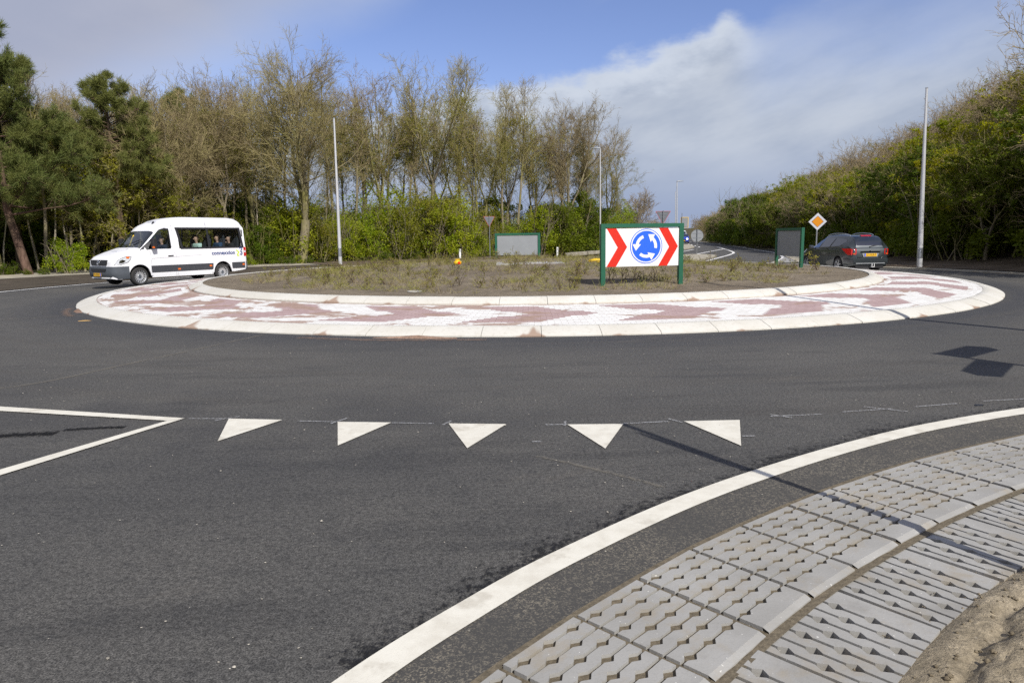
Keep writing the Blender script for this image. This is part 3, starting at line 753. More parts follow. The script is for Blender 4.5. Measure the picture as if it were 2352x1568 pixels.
b = on(1379, 64); mast('street_lamp', 'slim silver street lamp whose flat head points left, behind the chevron board', b, at(1378.5, 341, 64), 0.075, 0.05, (-0.75, 0.1), 'street lamps')
b = on(1555, 84); mast('street_lamp', 'slim street lamp with a flat head pointing right, down the far road', b, at(1555, 417, 84), 0.075, 0.05, (0.8, 0.1), 'street lamps')
b = on(1552, 104); mast('street_lamp', 'thin pale mast close beside the far street lamp, almost hidden by it', b, at(1551.5, 440, 104), 0.08, 0.05, None, 'street lamps')

# ------------------------------------------------------------------ traffic signs
def pole(t, h, r=0.038, off=(0, 0)):
    MB().tube([(off[0], off[1], -0.3), (off[0], off[1], h * 0.36)], [r * 1.25] * 2, 12).build('lower_post', GALV, t, smooth=40)
    MB().tube([(off[0], off[1], h * 0.36), (off[0], off[1], h)], [r] * 2, 12).build('post', GALV, t, smooth=40)
def yield_sign(label, loc, rz, side, top):
    """the face looks along local +y, the viewer sees its back"""
    t = thing('yield_sign', label, 'traffic sign', loc, rz, 'give-way signs seen from behind')
    pole(t, top + 0.04)
    h = side * math.sqrt(3) / 2; zc = top - h
    def tri(s, z0):
        hh = s * math.sqrt(3) / 2; o = []
        for cx_, cz_, a0 in ((-s / 2 + .05, z0 + hh - 0.03, 90), (0, z0 + 0.06, 210), (s / 2 - .05, z0 + hh - 0.03, 330)):
            for g in (0, 40, 80, 120): o.append((cx_ + 0.03 * math.cos(R(a0 + g)), cz_ + 0.03 * math.sin(R(a0 + g))))
        return o
    MB().prism(tri(side, zc), 0.050, 0.062).build('red_border', RED, t)
    MB().prism(tri(side * 0.95, zc + h * 0.034), 0.046, 0.0495).build('grey_back', GREYS, t)
    MB().prism(tri(side * 0.62, zc + h * 0.25), 0.0625, 0.065).build('white_face', WHITEP, t)
    mb = MB()
    for q in (0.25, 0.75): mb.box((0, 0.043, zc + h * (0.45 + 0.45 * q)), (side * 0.5 * (0.5 + 0.5 * q), 0.02, 0.03))
    mb.build('bracket', GALV, t)
    return t
p = on(1522, 57); yield_sign('back of a triangular give-way sign with red rim, rising behind the chevron board', p, R(-8), 1.22, at(1522, 485, 57).z - p.z)
p = on(1125, 61); yield_sign('back of a slender triangular give-way sign before the grove, beside the blank grey board', p, R(24), 1.06, at(1125, 497, 61).z - p.z)
p = on(1601, 60.2); p.z += 0.12
t = thing('keep_side_sign', 'round grey back of a sign on a thin post on the splitter island', 'traffic sign', p, R(-10)); r_ = 0.51; zc = at(1601, 541, 60.2).z - p.z
pole(t, zc + r_ + 0.03)
MB().prism([(r_ * math.cos(2 * math.pi * j / 40), zc + r_ * math.sin(2 * math.pi * j / 40)) for j in range(40)], 0.05, 0.064).build('grey_back', GREYB, t)
MB().prism([(r_ * .97 * math.cos(2 * math.pi * j / 40), zc + r_ * .97 * math.sin(2 * math.pi * j / 40)) for j in range(40)], 0.0645, 0.067).build('blue_face', BLUE, t)
MB().lathe([(r_ * 1.0, 0.035), (r_ * 1.02, 0.035), (r_ * 1.02, 0.066), (r_, 0.066)], 40, (0, 0, zc)).build('rim', GALV, t, smooth=40)
for q in (.2, -.2): MB().box((0, 0.044, zc + q), (0.7, 0.02, 0.03)).build('bracket', GALV, t)
# priority road diamond
p = Vector((at(1873, 600, 38).x, 38, -0.1)); t = thing('priority_sign', 'orange and white diamond priority sign on a grey post beside the dark grey car', 'traffic sign', p, R(-14))
zc = at(1876, 509, 38).z - p.z; pole(t, zc + 0.3, 0.042)
def sq(s): return [(s * 0.7071, zc), (0, zc + s * .7071), (-s * .7071, zc), (0, zc - s * .7071)]
MB().prism(sq(0.655), -0.064, -0.05).build('white_border', simple('dull_white_sign_face', (0.60, 0.60, 0.63), 0.4, 0.03), t)
MB().prism(sq(0.435), -0.066, -0.0645).build('black_line', BLACK, t)
MB().prism(sq(0.405), -0.069, -0.0665).build('orange_centre', ORANGE, t)
MB().box((0, -0.044, zc), (0.5, 0.014, 0.04)).build('bracket', GALV, t)
# road sign board with a yellow rim
p = on(1565, 92); t = thing('direction_board', 'grey back of a tall board with a yellow rim beside the far street lamp', 'traffic sign', p, R(-12)); zb = at(1565, 522, 92).z - p.z; zt = at(1565, 500, 92).z - p.z
pole(t, zt + .6); MB().box((0.35, 0.06, (zb + zt) / 2), (0.85, 0.03, zt - zb)).build('grey_back', GREYB, t)
MB().box((0.35, 0.08, (zb + zt) / 2), (0.98, 0.008, zt - zb + 0.14)).build('yellow_rim', YELLOW, t)
for px, D, lab in ((1056, 60, 'short white marker post before the grove, beside the yellow bag'), (1280, 62, 'short white marker post before the grove, right of the blank grey board')):
    p = on(px, D); t = thing('marker_post', lab, 'marker post', p, 0.2, 'white marker posts at the verge')
    MB().box((0, 0, 0.35), (0.15, 0.12, 1.0)).build('post', WHITEP, t, smooth=30); MB().box((0, -0.062, 0.68), (0.08, 0.006, 0.16)).build('reflector', GREYB, t)

# things left on the island
def isl(px, D): q = at(px, 600, D); return Vector((q.x, D, island_z(q.x, D)))
m = M('slab_concrete', 0.9, 0.2); m.col(m.mix(m.noise(m.pos(), 3, 4).ss(0.35, 0.65), (0.36, 0.355, 0.345), (0.44, 0.43, 0.42))); SLABM = m.m
q = isl(1216, 23.5)
t = thing('concrete_slab', 'flat pale grey concrete slab lying on the crest of the soil island', 'slab', q + Vector((0, 0, -0.03)), R(1))
for s in (-1, 1): MB().box((s * 0.56, 0, 0), (1.1, 1.7, 0.09)).build('slab_half', SLABM, t, smooth=30)
q = isl(1051, 23.2)
t = thing('sand_bag', 'small yellow bag with a red patch lying on the crest of the island', 'bag', q, 0.4); t.scale = (.72, .72, .72)
mb = MB(); 
for i, (z, w) in enumerate(((-0.03, .11), (0.05, .15), (0.13, .13), (0.18, .07), (0.22, .03))): pass
mb.lathe([(0.02, -0.03), (0.13, -0.02), (0.165, 0.05), (0.15, 0.11), (0.10, 0.15), (0.075, 0.185), (0.11, 0.205), (0.07, 0.235), (0.01, 0.23)], 14, axis='Z')
for i, v in enumerate(mb.v): mb.v[i] = (v[0] * (1.1 + 0.25 * math.sin(i * 2.1)), v[1] * (0.85 + .2 * math.cos(i * 1.7)), v[2])
mb.build('bag_body', YELLOW, t, smooth=50); MB().box((0.02, -0.155, 0.07), (0.13, 0.02, 0.10), 0.1).build('red_patch', RED, t)
q = isl(1374, 24); t = thing('folded_bag', 'flat yellow sack lying on the island soil behind the left post of the chevron board', 'bag', q, 0.1)
mb = MB().lathe([(0.01, -0.02), (0.3, -0.02), (0.33, 0.03), (0.3, 0.075), (0.15, 0.10), (0.01, 0.09)], 16, axis='Z')
for i, v in enumerate(mb.v): mb.v[i] = (v[0] * (1.0 + 0.12 * math.sin(i * 2.1)), v[1] * 0.6, v[2] * (1 + 0.15 * math.cos(i)))
mb.build('sack_body', YELLOW, t, smooth=50); MB().box((0, -0.19, 0.035), (0.45, 0.02, 0.012)).build('seam', simple('dark_yellow', (0.35, 0.22, 0.01)), t)
q = Vector((-2.25, 16.2, 0)); q.z = island_z(q.x, q.y)
t = thing('drain_ring', 'thin pale plastic ring lying in the island soil near the kerb', 'ring', q, 0)
MB().tube([(0.16 * math.cos(2 * math.pi * j / 24), 0.16 * math.sin(2 * math.pi * j / 24), 0.012) for j in range(25)], 0.012, 6).build('ring', simple('pale_plastic', (0.42, 0.40, 0.36)), t, smooth=50)
tag(heap('leaf', -9.05, 14.69, 0.14, 0.04, 0.01, simple('dry_leaf', (0.42, 0.26, 0.08), 0.8), 0.2, 'dry yellow leaf lying on the asphalt beside the round kerb', 5.0), cat='leaf')
tag(heap('oil_spot', 4.37, 6.36, 0.05, 0.035, 0.004, BLACK, 0.2, 'small black blot on the asphalt near the curved edge line', 6.0), cat='stain')

# ------------------------------------------------------------------ posts beside the viewer that throw the shadows on the road
sdir = Vector((math.cos(SUN_AZ + math.pi), math.sin(SUN_AZ + math.pi), 0)); cot = 1 / math.tan(SUN_EL)
# signpost: shadow tip at (0.94, 5.9)
H1 = 3.25; tip = Vector((0.96, 5.88, 0)); b1 = tip - sdir * H1 * cot
t = thing('signpost', 'round grey-backed traffic sign on a post standing on the sand bank', 'traffic sign', (b1.x, b1.y, 0.02), 0)
pole(t, H1 - 0.02, 0.03)
a_ = SUN_AZ + R(3.5); r_ = 0.40; zc = H1 - 0.78
mb = MB().prism([(r_ * math.cos(2 * math.pi * j / 32), zc + r_ * math.sin(2 * math.pi * j / 32)) for j in range(32)], -0.055, -0.04, lambda x, y, z: (x * math.cos(a_) - y * math.sin(a_), x * math.sin(a_) + y * math.cos(a_), z))
mb.build('disc', GREYB, t)
# finger post: shadow tip at (5.67, 9.18)
H2 = 2.95; tip = Vector((5.66, 9.2, 0)); b2 = tip - sdir * H2 * cot
t = thing('fingerpost', 'two-armed direction sign on a grey post beside the entry road', 'direction sign', (b2.x, b2.y, 0.02), 0); pole(t, H2 - 0.02, 0.04)
for ang, L, z0, z1, nm in ((R(36), 1.12, H2 - 0.40, H2 - 0.03, 'arm'), (R(228), 1.12, H2 - 0.88, H2 - 0.50, 'arm')):
    mb = MB().prism([(0.03, z0), (L - 0.12, z0), (L, (z0 + z1) / 2), (L - 0.12, z1), (0.03, z1)], -0.012, 0.012, lambda x, y, z: (x * math.cos(ang) - y * math.sin(ang), x * math.sin(ang) + y * math.cos(ang), z))
    mb.build(nm, BLUE, t)
# lamp mast: its shadow crosses the kerb at (7.2, 13.4)
tipm = Vector((4.55, 18.2, 0)); H3 = 8.6; b3 = tipm - sdir * H3 * cot
mast('lighting_mast', 'bare silver mast on the near verge right of the entry road', (b3.x, b3.y, 0), (b3.x, b3.y, H3), 0.10, 0.045, group='bare lighting masts')
# ------------------------------------------------------------------ vehicles (local: front at x = 0, rear towards +x, z up, driver's side at -y)
def glass_mat(name, tint, refl=0.12):
    m = M(name, 0.05); nt = m.nt
    tr = m.n('ShaderNodeBsdfTransparent'); tr.inputs[0].default_value = (*tint, 1)
    gl = m.n('ShaderNodeBsdfGlossy'); gl.inputs['Roughness'].default_value = 0.02; gl.inputs[0].default_value = (0.9, 0.95, 1, 1)
    fr = m.n('ShaderNodeLayerWeight'); fr.inputs[0].default_value = 0.5
    mx = m.n('ShaderNodeMixShader'); k = X(nt, fr.outputs[1]).pow(4.0) * 0.7 + (0.04 + refl * 0.5)
    nt.links.new(k.s, mx.inputs[0]); nt.links.new(tr.outputs[0], mx.inputs[1]); nt.links.new(gl.outputs[0], mx.inputs[2])
    m.surface(mx.outputs[0]); return m.m
GLASS = glass_mat('tinted_glass', (0.72, 0.76, 0.76), 0.06); WGLASS = glass_mat('windscreen_glass', (0.55, 0.62, 0.62), 0.2)
LAMPG = glass_mat('clear_lamp_glass', (0.9, 0.9, 0.9), 0.2)
def paint(name, c, metal=0.0, rough=0.32, coat=0.6):
    m = M(name, rough, 0.5, metal); m.b.inputs['Coat Weight'].default_value = coat; m.b.inputs['Coat Roughness'].default_value = 0.05
    f = m.noise(m.obj(), 1.2, 3); m.col(m.mix(f, tuple(v * .96 for v in c), tuple(min(1, v * 1.03) for v in c))); return m.m
VANW = paint('white_van_paint', (0.80, 0.80, 0.81), 0, 0.4, 0.25); CARG = paint('dark_grey_car_paint', (0.034, 0.043, 0.048), 0.3, 0.36, 0.9)
BUMPER = simple('grey_bumper_plastic', (0.075, 0.085, 0.098), 0.55, 0.08)
TRIM = simple('dark_grey_trim', (0.045, 0.048, 0.055), 0.55, 0.05)
REDL = paint('red_lamp_lens', (0.55, 0.012, 0.010), 0, 0.2, 0.8); ORL = paint('amber_lamp_lens', (0.80, 0.16, 0.01), 0, 0.3, 0.5)
PALEL = paint('clear_lamp_lens', (0.62, 0.64, 0.66), 0.0, 0.25, 0.9)
INTER = simple('dark_cabin_lining', (0.03, 0.032, 0.035), 0.9); SEATM = simple('dark_seat_cloth', (0.035, 0.04, 0.05), 0.9)
SEAM = simple('panel_gap', (0.30, 0.30, 0.31), 0.8, 0.02)
SEAMD = simple('dark_panel_gap', (0.012, 0.013, 0.014), 0.8, 0.02)

class Body:
    """hull lofted along x; tab: name -> ([x...], [value...]); wheels: [(xc, R_arch, z_c)]; lv: extra side levels"""
    def __init__(s, xs, tab, wheels, lv):
        s.xs, s.tab, s.wheels, s.lv = xs, tab, wheels, lv
        s.G = [s.section(x) for x in xs]; s.n = len(s.G[0])
    def q(s, k, x): return float(np.interp(x, *s.tab[k]))
    def zb(s, x):
        z = s.q('zb', x)
        for xc, ra, zc in s.wheels:
            if abs(x - xc) < ra: z = max(z, zc + math.sqrt(ra * ra - (x - xc) ** 2))
        return z
    def half(s, x, z):
        """half width of the side at height z"""
        w, wt, be, gt, zb = s.q('w', x), s.q('wt', x), s.q('belt', x), s.q('gt', x), s.q('zb', x)
        if z <= be:
            t = max(0.0, (z - zb) / max(be - zb, 0.01)); return w * (1 - 0.03 * (1 - t) ** 2 - 0.018 * t ** 3)
        wb = w * (1 - 0.018)
        return wb + (wt - wb) * min(1.0, (z - be) / max(gt - be, 0.01))
    def section(s, x):
        zb, be, gt, top = s.zb(x), s.q('belt', x), s.q('gt', x), s.q('top', x)
        be = max(be, zb + 0.02); P = [(0.0, zb), (s.half(x, zb) * 0.88, zb), (s.half(x, zb) * 0.985, zb + 0.012)]
        for l in s.lv: l2 = min(max(l, zb + 0.02), be - 0.004); P.append((s.half(x, l2), l2))
        P.append((s.half(x, be), be)); P.append((s.half(x, gt), gt))
        wt = s.half(x, gt); e = max(top - gt, 0.004)
        P += [(wt - 0.25 * min(e, .3), gt + e * 0.42), (wt - 0.25 * min(e, .3) - 0.06, gt + e * 0.78), (wt * 0.62, gt + e * 0.96), (0.0, gt + e)]
        return P
    def pt(s, i, j, side): y, z = s.G[i][j]; return Vector((s.xs[i], side * y, z))
    def hull(s, name, mats, parent, holes, mi=None, smooth=32):
        mb = MB(); n = s.n; N = len(s.xs); idx = {}
        for side in (-1, 1):
            for i in range(N):
                for j in range(n):
                    if side == 1 and j in (0, n - 1): idx[i, j, 1] = idx[i, j, -1]; continue
                    idx[i, j, side] = len(mb.v); mb.v.append(tuple(s.pt(i, j, side)))
        for side in (-1, 1):
            for i in range(N - 1):
                for j in range(n - 1):
                    if (i, j) in holes: continue
                    f = [idx[i, j, side], idx[i + 1, j, side], idx[i + 1, j + 1, side], idx[i, j + 1, side]]
                    mb.f.append(f if side == -1 else f[::-1]); mb.mi.append(1 if j < 2 else (mi(i, j) if mi else 0))
        for i in (0, N - 1):
            loop = [idx[i, j, -1] for j in range(n)] + [idx[i, j, 1] for j in range(n - 2, 0, -1)]
            mb.f.append(loop if i == 0 else loop[::-1]); mb.mi.append(0)
        return mb.build(name, mats, parent, smooth=smooth, fixn=False)
    def panel(s, mb, i0, i1, j0, j1, off, sides=(-1, 1), thick=None):
        for side in sides:
            b = len(mb.v); ni, nj = i1 - i0 + 1, j1 - j0 + 1; g = [[s.pt(i, j, side) for j in range(j0, j1 + 1)] for i in range(i0, i1 + 1)]
            nor = [[None] * nj for _ in range(ni)]
            for i in range(ni):
                for j in range(nj):
                    du = g[min(i + 1, ni - 1)][j] - g[max(i - 1, 0)][j]; dv = g[i][min(j + 1, nj - 1)] - g[i][max(j - 1, 0)]
                    n = du.cross(dv) * (1 if side == -1 else -1); nor[i][j] = n.normalized() if n.length > 1e-9 else Vector((0, side, 0))
            mb.v += [tuple(g[i][j] + nor[i][j] * off) for i in range(ni) for j in range(nj)]
            for i in range(ni - 1):
                for j in range(nj - 1):
                    f = [b + i * nj + j, b + (i + 1) * nj + j, b + (i + 1) * nj + j + 1, b + i * nj + j + 1]
                    mb.f.append(f if side == -1 else f[::-1]); mb.mi.append(0)
        return mb
    def side_patch(s, poly, off, side=-1, thick=0.0, mb=None, sub=0.25):
        """flat (x, z) outline laid on the side of the hull"""
        P = []
        for a, b in zip(poly, poly[1:] + poly[:1]):
            k = max(1, int(math.dist(a, b) / sub)); P += [(a[0] + (b[0] - a[0]) * q / k, a[1] + (b[1] - a[1]) * q / k) for q in range(k)]
        mb = mb or MB(); n = len(P)
        fo = [(x, side * (s.half(x, z) + off), z) for x, z in P]
        if thick:
            fi = [(x, side * (s.half(x, z) + off - thick), z) for x, z in P]
            mb.add(fo + fi, [tuple(range(n))] + [(i, i + n, (i + 1) % n + n, (i + 1) % n) for i in range(n)])
        else: mb.add(fo, [tuple(range(n))])
        return mb
    def strip(s, pts, w, off, side=-1, mb=None):
        """thin line along (x, z) points on the side"""
        mb = mb or MB()
        for a, b in zip(pts, pts[1:]):
            d = Vector((b[0] - a[0], b[1] - a[1])); l = d.length or 1; nx, nz = -d.y / l * w / 2, d.x / l * w / 2
            mb.add([(x, side * (s.half(x, z) + off), z) for x, z in ((a[0] - nx, a[1] - nz), (b[0] - nx, b[1] - nz), (b[0] + nx, b[1] + nz), (a[0] + nx, a[1] + nz))], [(0, 1, 2, 3)])
        return mb

def wheel(parent, x, y, r, w, steer=0.0, spokes=5, hub=False, name='wheel'):
    s = -1 if y < 0 else 1
    h = w / 2
    mb = MB().lathe([(r * .66, -h * .8), (r * .72, -h), (r * .93, -h), (r, -h * .72), (r, h * .72), (r * .93, h), (r * .72, h), (r * .66, h * .8)], 36)
    o = mb.build(name, RUBBER, parent, smooth=40); o.location = (x, y, r); o.rotation_euler = (0, 0, steer)
    yo = s * h * 0.78
    mb = MB().lathe([(r * .70, s * h * .95), (r * .67, s * h * .9), (r * .64, s * h * .45), (r * .64, -s * h * .5)], 36)
    if hub:
        mb.lathe([(0.0, yo * .75), (r * .20, yo * .75), (r * .22, yo * .55), (r * .44, yo * .75), (r * .46, yo * .60)], 36)
        for k in range(16):
            a = 2 * math.pi * k / 16; mb.box((r * .55 * math.cos(a), yo * .58, r * .55 * math.sin(a)), (r * .22, 0.012, r * .09), 0, tilt=('Y', -a))
    else:
        mb.lathe([(0.0, yo), (r * .12, yo), (r * .16, yo * .8)], 20)
        for k in range(spokes):
            a = 2 * math.pi * k / spokes + .3; mb.box((r * .37 * math.cos(a), yo * .8, r * .37 * math.sin(a)), (r * .58, 0.022, r * .16), 0, tilt=('Y', -a))
    mb.build('rim', RIM, o, smooth=35)
    MB().lathe([(0.0, -s * 0.01), (r * .64, -s * 0.01), (r * .64, -s * 0.03)], 24).build('brake_disc', BLACK, o)
    if hub: MB().lathe([(0.0, yo * .8), (r * .12, yo * .82), (r * .2, yo * .77)], 20).build('hub_cap', BUMPER, o, smooth=40)
    return o
def bilobe(poly, n=0): return poly

# ---- the white minibus
vh = Vector((-1.95, -3.1)).normalized(); va = math.atan2(vh.y, vh.x) + math.pi
VX = [0.0, 0.05, 0.15, 0.32, 0.50, 0.58, 0.66, 0.76, 0.88, 1.0, 1.12, 1.24, 1.34, 1.42, 1.50, 1.60, 1.76, 1.92, 2.08, 2.35, 2.46, 2.58, 2.72, 3.0, 3.4, 3.8, 4.06, 4.10, 4.2, 4.25, 4.33, 4.43, 4.55, 4.665, 4.78, 4.90, 5.0, 5.08, 5.13, 5.3, 5.5, 5.66, 5.78, 5.86, 5.9]
vtab = dict(
    w=([0, .05, .15, .32, .6, 1.0, 5.4, 5.8, 5.9], [.66, .80, .90, .955, .985, .995, .995, .985, .95]),
    wt=([0, .05, .15, .32, .6, 1.0, 1.3, 1.76, 2.35, 5.5, 5.9], [.55, .66, .74, .79, .83, .86, .87, .865, .865, .865, .84]),
    zb=([0, .1, .3, .62, 1.5, 4.2, 5.2, 5.9], [.30, .26, .25, .27, .27, .27, .33, .40]),
    belt=([0, .15, .5, .95, 1.24, 1.6, 2.46, 5.9], [.92, 1.00, 1.13, 1.27, 1.32, 1.36, 1.36, 1.36]),
    gt=([0, .15, .5, 1.0, 1.24, 1.92, 2.2, 2.6, 5.9], [.94, 1.02, 1.15, 1.30, 1.40, 2.07, 2.15, 2.16, 2.16]),
    top=([0, .05, .15, .32, .60, 1.0, 1.12, 1.24, 1.76, 1.92, 2.08, 2.35, 2.72, 3.2, 5.3, 5.66, 5.80, 5.9], [1.0, 1.07, 1.13, 1.19, 1.28, 1.395, 1.43, 1.53, 2.06, 2.22, 2.33, 2.46, 2.56, 2.62, 2.62, 2.58, 2.48, 2.25]))
VW = [(1.0, 0.43, 0.36), (4.665, 0.43, 0.36)]
VB = Body(VX, vtab, VW, [0.46, 0.73, 1.04])
van = thing('minibus', 'white minibus with dark windows and passengers, turning left of the island', 'minibus', (0, 0, 0), va)
off = Matrix.Rotation(va, 3, 'Z') @ Vector((1.0, -0.86, 0)); van.location = Vector((-14.50, 27.25, -0.03)) - off; van.scale = (1, 1, 1.025)
JB = 3 + 3; JG = JB + 1               # row of the window sill, row of the window top
def vi(x): return VX.index(x)
def cells(i0, i1, j0, j1): return {(i, j) for i in range(i0, i1) for j in range(j0, j1)}
W1, W2, W3 = (vi(1.34), vi(2.35)), (vi(2.72), vi(4.06)), (vi(4.10), vi(5.66))
WS = (vi(1.12), vi(1.76))
holes = cells(*W1, JB, JG) | cells(*W2, JB, JG) | cells(*W3, JB, JG) | cells(*WS, JG + 1, JG + 4)
VB.hull('body', [VANW, BLACK], van, holes)
mb = VB.panel(MB(), vi(1.24), len(VX) - 1, 2, JB, -0.035); VB.panel(mb, vi(1.92), len(VX) - 1, JG, JG + 4, -0.035)
for (a, b) in ((vi(2.35), vi(2.72)), (vi(5.66), len(VX) - 1)): VB.panel(mb, a, b, JB, JG, -0.03)
mb.box((3.6, 0, 0.62), (4.4, 1.9, 0.06)); mb.box((5.78, 0, 1.3), (0.05, 1.8, 1.6)); mb.box((1.3, 0, 1.05), (0.45, 1.6, 0.5))
mb.build('cabin_lining', INTER, van, fixn=False)
for i0, i1 in (W1, W2, W3):
    VB.panel(MB(), i0, i1, JB, JG, -0.006, (-1,)).build('window', GLASS, van, smooth=30, fixn=False)
    VB.panel(MB(), i0, i1, JB, JG, -0.006, (1,)).build('window', GLASS, van, smooth=30, fixn=False)
VB.panel(MB(), *WS, JG + 1, JG + 4, -0.006).build('windscreen', WGLASS, van, smooth=30, fixn=False)
# dark rubber surrounds and the rounded corners of the panes
for a, b in (((2.66, 5.72), (1.33, 2.18)),):
    mb = MB()
    for sd_ in (-1, 1):
        for P in ([(2.64, 2.19), (2.64, 2.12), (5.60, 2.12), (5.74, 2.19)], [(2.78, 1.33), (5.78, 1.33), (5.77, 1.40), (2.76, 1.40)], [(2.64, 2.19), (2.80, 1.33), (2.90, 1.36), (2.74, 2.19)],
                  [(5.60, 2.19), (5.72, 2.17), (5.79, 1.33), (5.68, 1.33)], [(4.04, 2.15), (4.13, 2.15), (4.13, 1.36), (4.04, 1.36)]): VB.side_patch(P, 0.004, sd_, mb=mb)
    mb.build('window_surround', BLACK, van, fixn=True)
mb = MB()
for sd_ in (-1, 1):
    for P in ([(1.06, 1.31), (1.36, 1.335), (1.62, 1.66), (1.50, 1.66)], [(2.33, 2.12), (2.38, 2.08), (2.38, 1.42), (2.34, 1.36)], [(1.9, 2.09), (2.2, 2.16), (2.38, 2.13), (2.36, 2.08), (2.2, 2.10)]): VB.side_patch(P, 0.004, sd_, mb=mb)
mb.build('door_window_surround', BLACK, van)
# grey side mouldings
for sd_ in (-1, 1):
    mb = MB()
    for x0, x1 in ((1.47, 4.21), (5.13, 5.80)): VB.side_patch([(x0, .47), (x1, .47), (x1, .73), (x0, .73)], 0.012, sd_, 0.02, mb)
    mb.build('side_moulding', TRIM, van, smooth=30)
    mb = MB()
    for x, z in ((2.58, .53), (4.02, .60), (5.66, .60)): VB.side_patch([(x, z), (x + .11, z), (x + .11, z + .06), (x, z + .06)], 0.022, sd_, 0.012, mb)
    mb.build('marker_lamp', ORL, van)
    mb = MB()
    for pts in ([(1.50, .78), (1.46, 1.30)], [(2.52, .3), (2.50, 1.2), (2.42, 2.2), (1.95, 2.16)], [(2.60, .3), (2.56, 1.1), (2.48, 2.35)], [(4.14, .3), (4.13, 1.33)], [(1.50, 1.00), (2.5, 1.04), (5.75, 1.17)], [(2.6, 2.32), (5.6, 2.32)], [(4.05, 2.18), (4.0, 2.55)]):
        VB.strip(pts, 0.012, 0.0025, sd_, mb)
    mb.build('panel_seam', SEAM, van)
    for xc, _, zc in VW:
        mb = MB(); pts = [(xc + 0.47 * math.cos(a), zc + 0.47 * math.sin(a)) for a in lin(math.pi * 1.0, 0.0, 22)]
        for p0, p1 in zip(pts, pts[1:]):
            n0, n1 = [(xc + (q[0] - xc) * 0.93, zc + (q[1] - zc) * 0.93) for q in (p0, p1)]; n2, n3 = [(xc + (q[0] - xc) * 1.12, zc + (q[1] - zc) * 1.12) for q in (p0, p1)]
            VB.side_patch([n0, n1, p1, p0], 0.018, sd_, 0.02, mb); mb.add([(x, sd_ * (VB.half(x, z) + o_), z) for (x, z), o_ in ((p0, .018), (p1, .018), (n3, .001), (n2, .001))], [(0, 1, 2, 3)])
        mb.build('wheel_arch', VANW, van, smooth=60)
    VB.side_patch([(2.20, 1.07), (2.42, 1.08), (2.42, 1.11), (2.20, 1.10)], 0.03, sd_, 0.025).build('door_handle', BLACK, van)
    mb = MB().box((1.56, sd_ * 1.14, 1.58), (0.16, 0.20, 0.36)); mb.box((1.60, sd_ * 1.02, 1.43), (0.06, 0.12, 0.06))
    o = mb.build('mirror', BLACK, van); bv = o.modifiers.new('bevel', 'BEVEL'); bv.width = 0.035; bv.segments = 3
    MB().box((1.50, sd_ * 1.20, 1.43), (0.06, 0.08, 0.06)).build('indicator', ORL, o)
    # tail lamp
    mb = MB(); VB.side_patch([(5.76, .98), (5.885, .98), (5.875, 1.36), (5.77, 1.36)], 0.012, sd_, 0.02, mb); mb.box((5.905, sd_ * 0.90, 1.17), (0.02, 0.10, 0.38))
    tl = mb.build('tail_lamp', REDL, van); VB.side_patch([(5.765, 1.13), (5.88, 1.13), (5.878, 1.22), (5.767, 1.22)], 0.017, sd_, 0.006).build('clear_lens', PALEL, tl)
    # headlamp: sweeps from the front corner up the wing
    hp = [(0.10, .80), (0.30, .815), (0.56, .90), (0.66, 1.00), (0.70, 1.10), (0.56, 1.115), (0.36, 1.06), (0.20, .97)]
    hl = VB.side_patch(hp, 0.010, sd_, 0.03, sub=0.08).build('headlight', PALEL, van, smooth=30)
    mb = MB(); VB.side_patch([(0.24, .86), (0.40, .88), (0.48, .95), (0.36, 1.0), (0.26, .95)], 0.016, sd_, 0.005, mb, 0.06); mb.build('reflector', CHROME, hl)
    mb = MB(); VB.side_patch([(0.5, 1.04), (0.6, 1.03), (0.64, 1.09), (0.52, 1.10)], 0.016, sd_, 0.005, mb, 0.06); mb.build('indicator', ORL, hl)
    mb = MB(); VB.strip(hp + hp[:1], 0.012, 0.013, sd_, mb); mb.build('lamp_gap', SEAMD, hl)
# bumpers
def wrap(z0, z1, out_, x1, nm, mat, front=True, par=van, B=VB):
    xs = [x for x in B.xs if x <= x1] if front else [x for x in B.xs if x >= x1]
    o = []
    for x in xs: o.append((x - (out_ if x < 0.02 and front else 0) + (out_ if x > B.xs[-1] - .02 and not front else 0), -(B.half(x, (z0 + z1) / 2) + out_)))
    if not front: o = o[::-1]
    o = o[::-1] + [(x, -y) for x, y in o]
    n = len(o); sg = 1 if front else -1; V = [(x + sg * (.07 if abs(y) < .92 * max(abs(q[1]) for q in o) else .03), y * .955, z0) for x, y in o] + [(x, y, z0 + .30 * (z1 - z0)) for x, y in o] + [(x, y, z0 * .5 + z1 * .5) for x, y in [(x - (.02 if front else -.02) * (1 if abs(y) < .9 else 0), y) for x, y in o]] + [(x, y, z1) for x, y in o]
    V += [(x + (.08 if front else -.08), y * .93, z1 + 0.01) for x, y in o]; V += [(x + (.08 if front else -.08), y * .93, z0 - 0.02) for x, y in o]
    F = [(a * n + i, a * n + i + 1, b * n + i + 1, b * n + i) for a, b in ((0, 1), (1, 2), (2, 3), (3, 4), (5, 0)) for i in range(n - 1)]
    return MB().add(V, F).build(nm, mat, par, smooth=35)
wrap(.28, .74, 0.035, 0.58, 'front_bumper', BUMPER); wrap(.40, .74, 0.03, 5.80, 'rear_bumper', BUMPER, False)
mb = MB().prism([(y * 1.0, z) for y, z in ((-.50, .79), (.50, .79), (.56, .86), (.58, .99), (-.58, .99), (-.56, .86))], -0.03, 0.02, lambda a, b, c: (b + 0.02 * (c - .8), a, c))
gr = mb.build('grille', BLACK, van)
for z in (.86, .92): MB().box((-0.028 + .02 * (z - .8), 0, z), (0.012, 0.95, 0.018)).build('grille_bar', TRIM, gr)
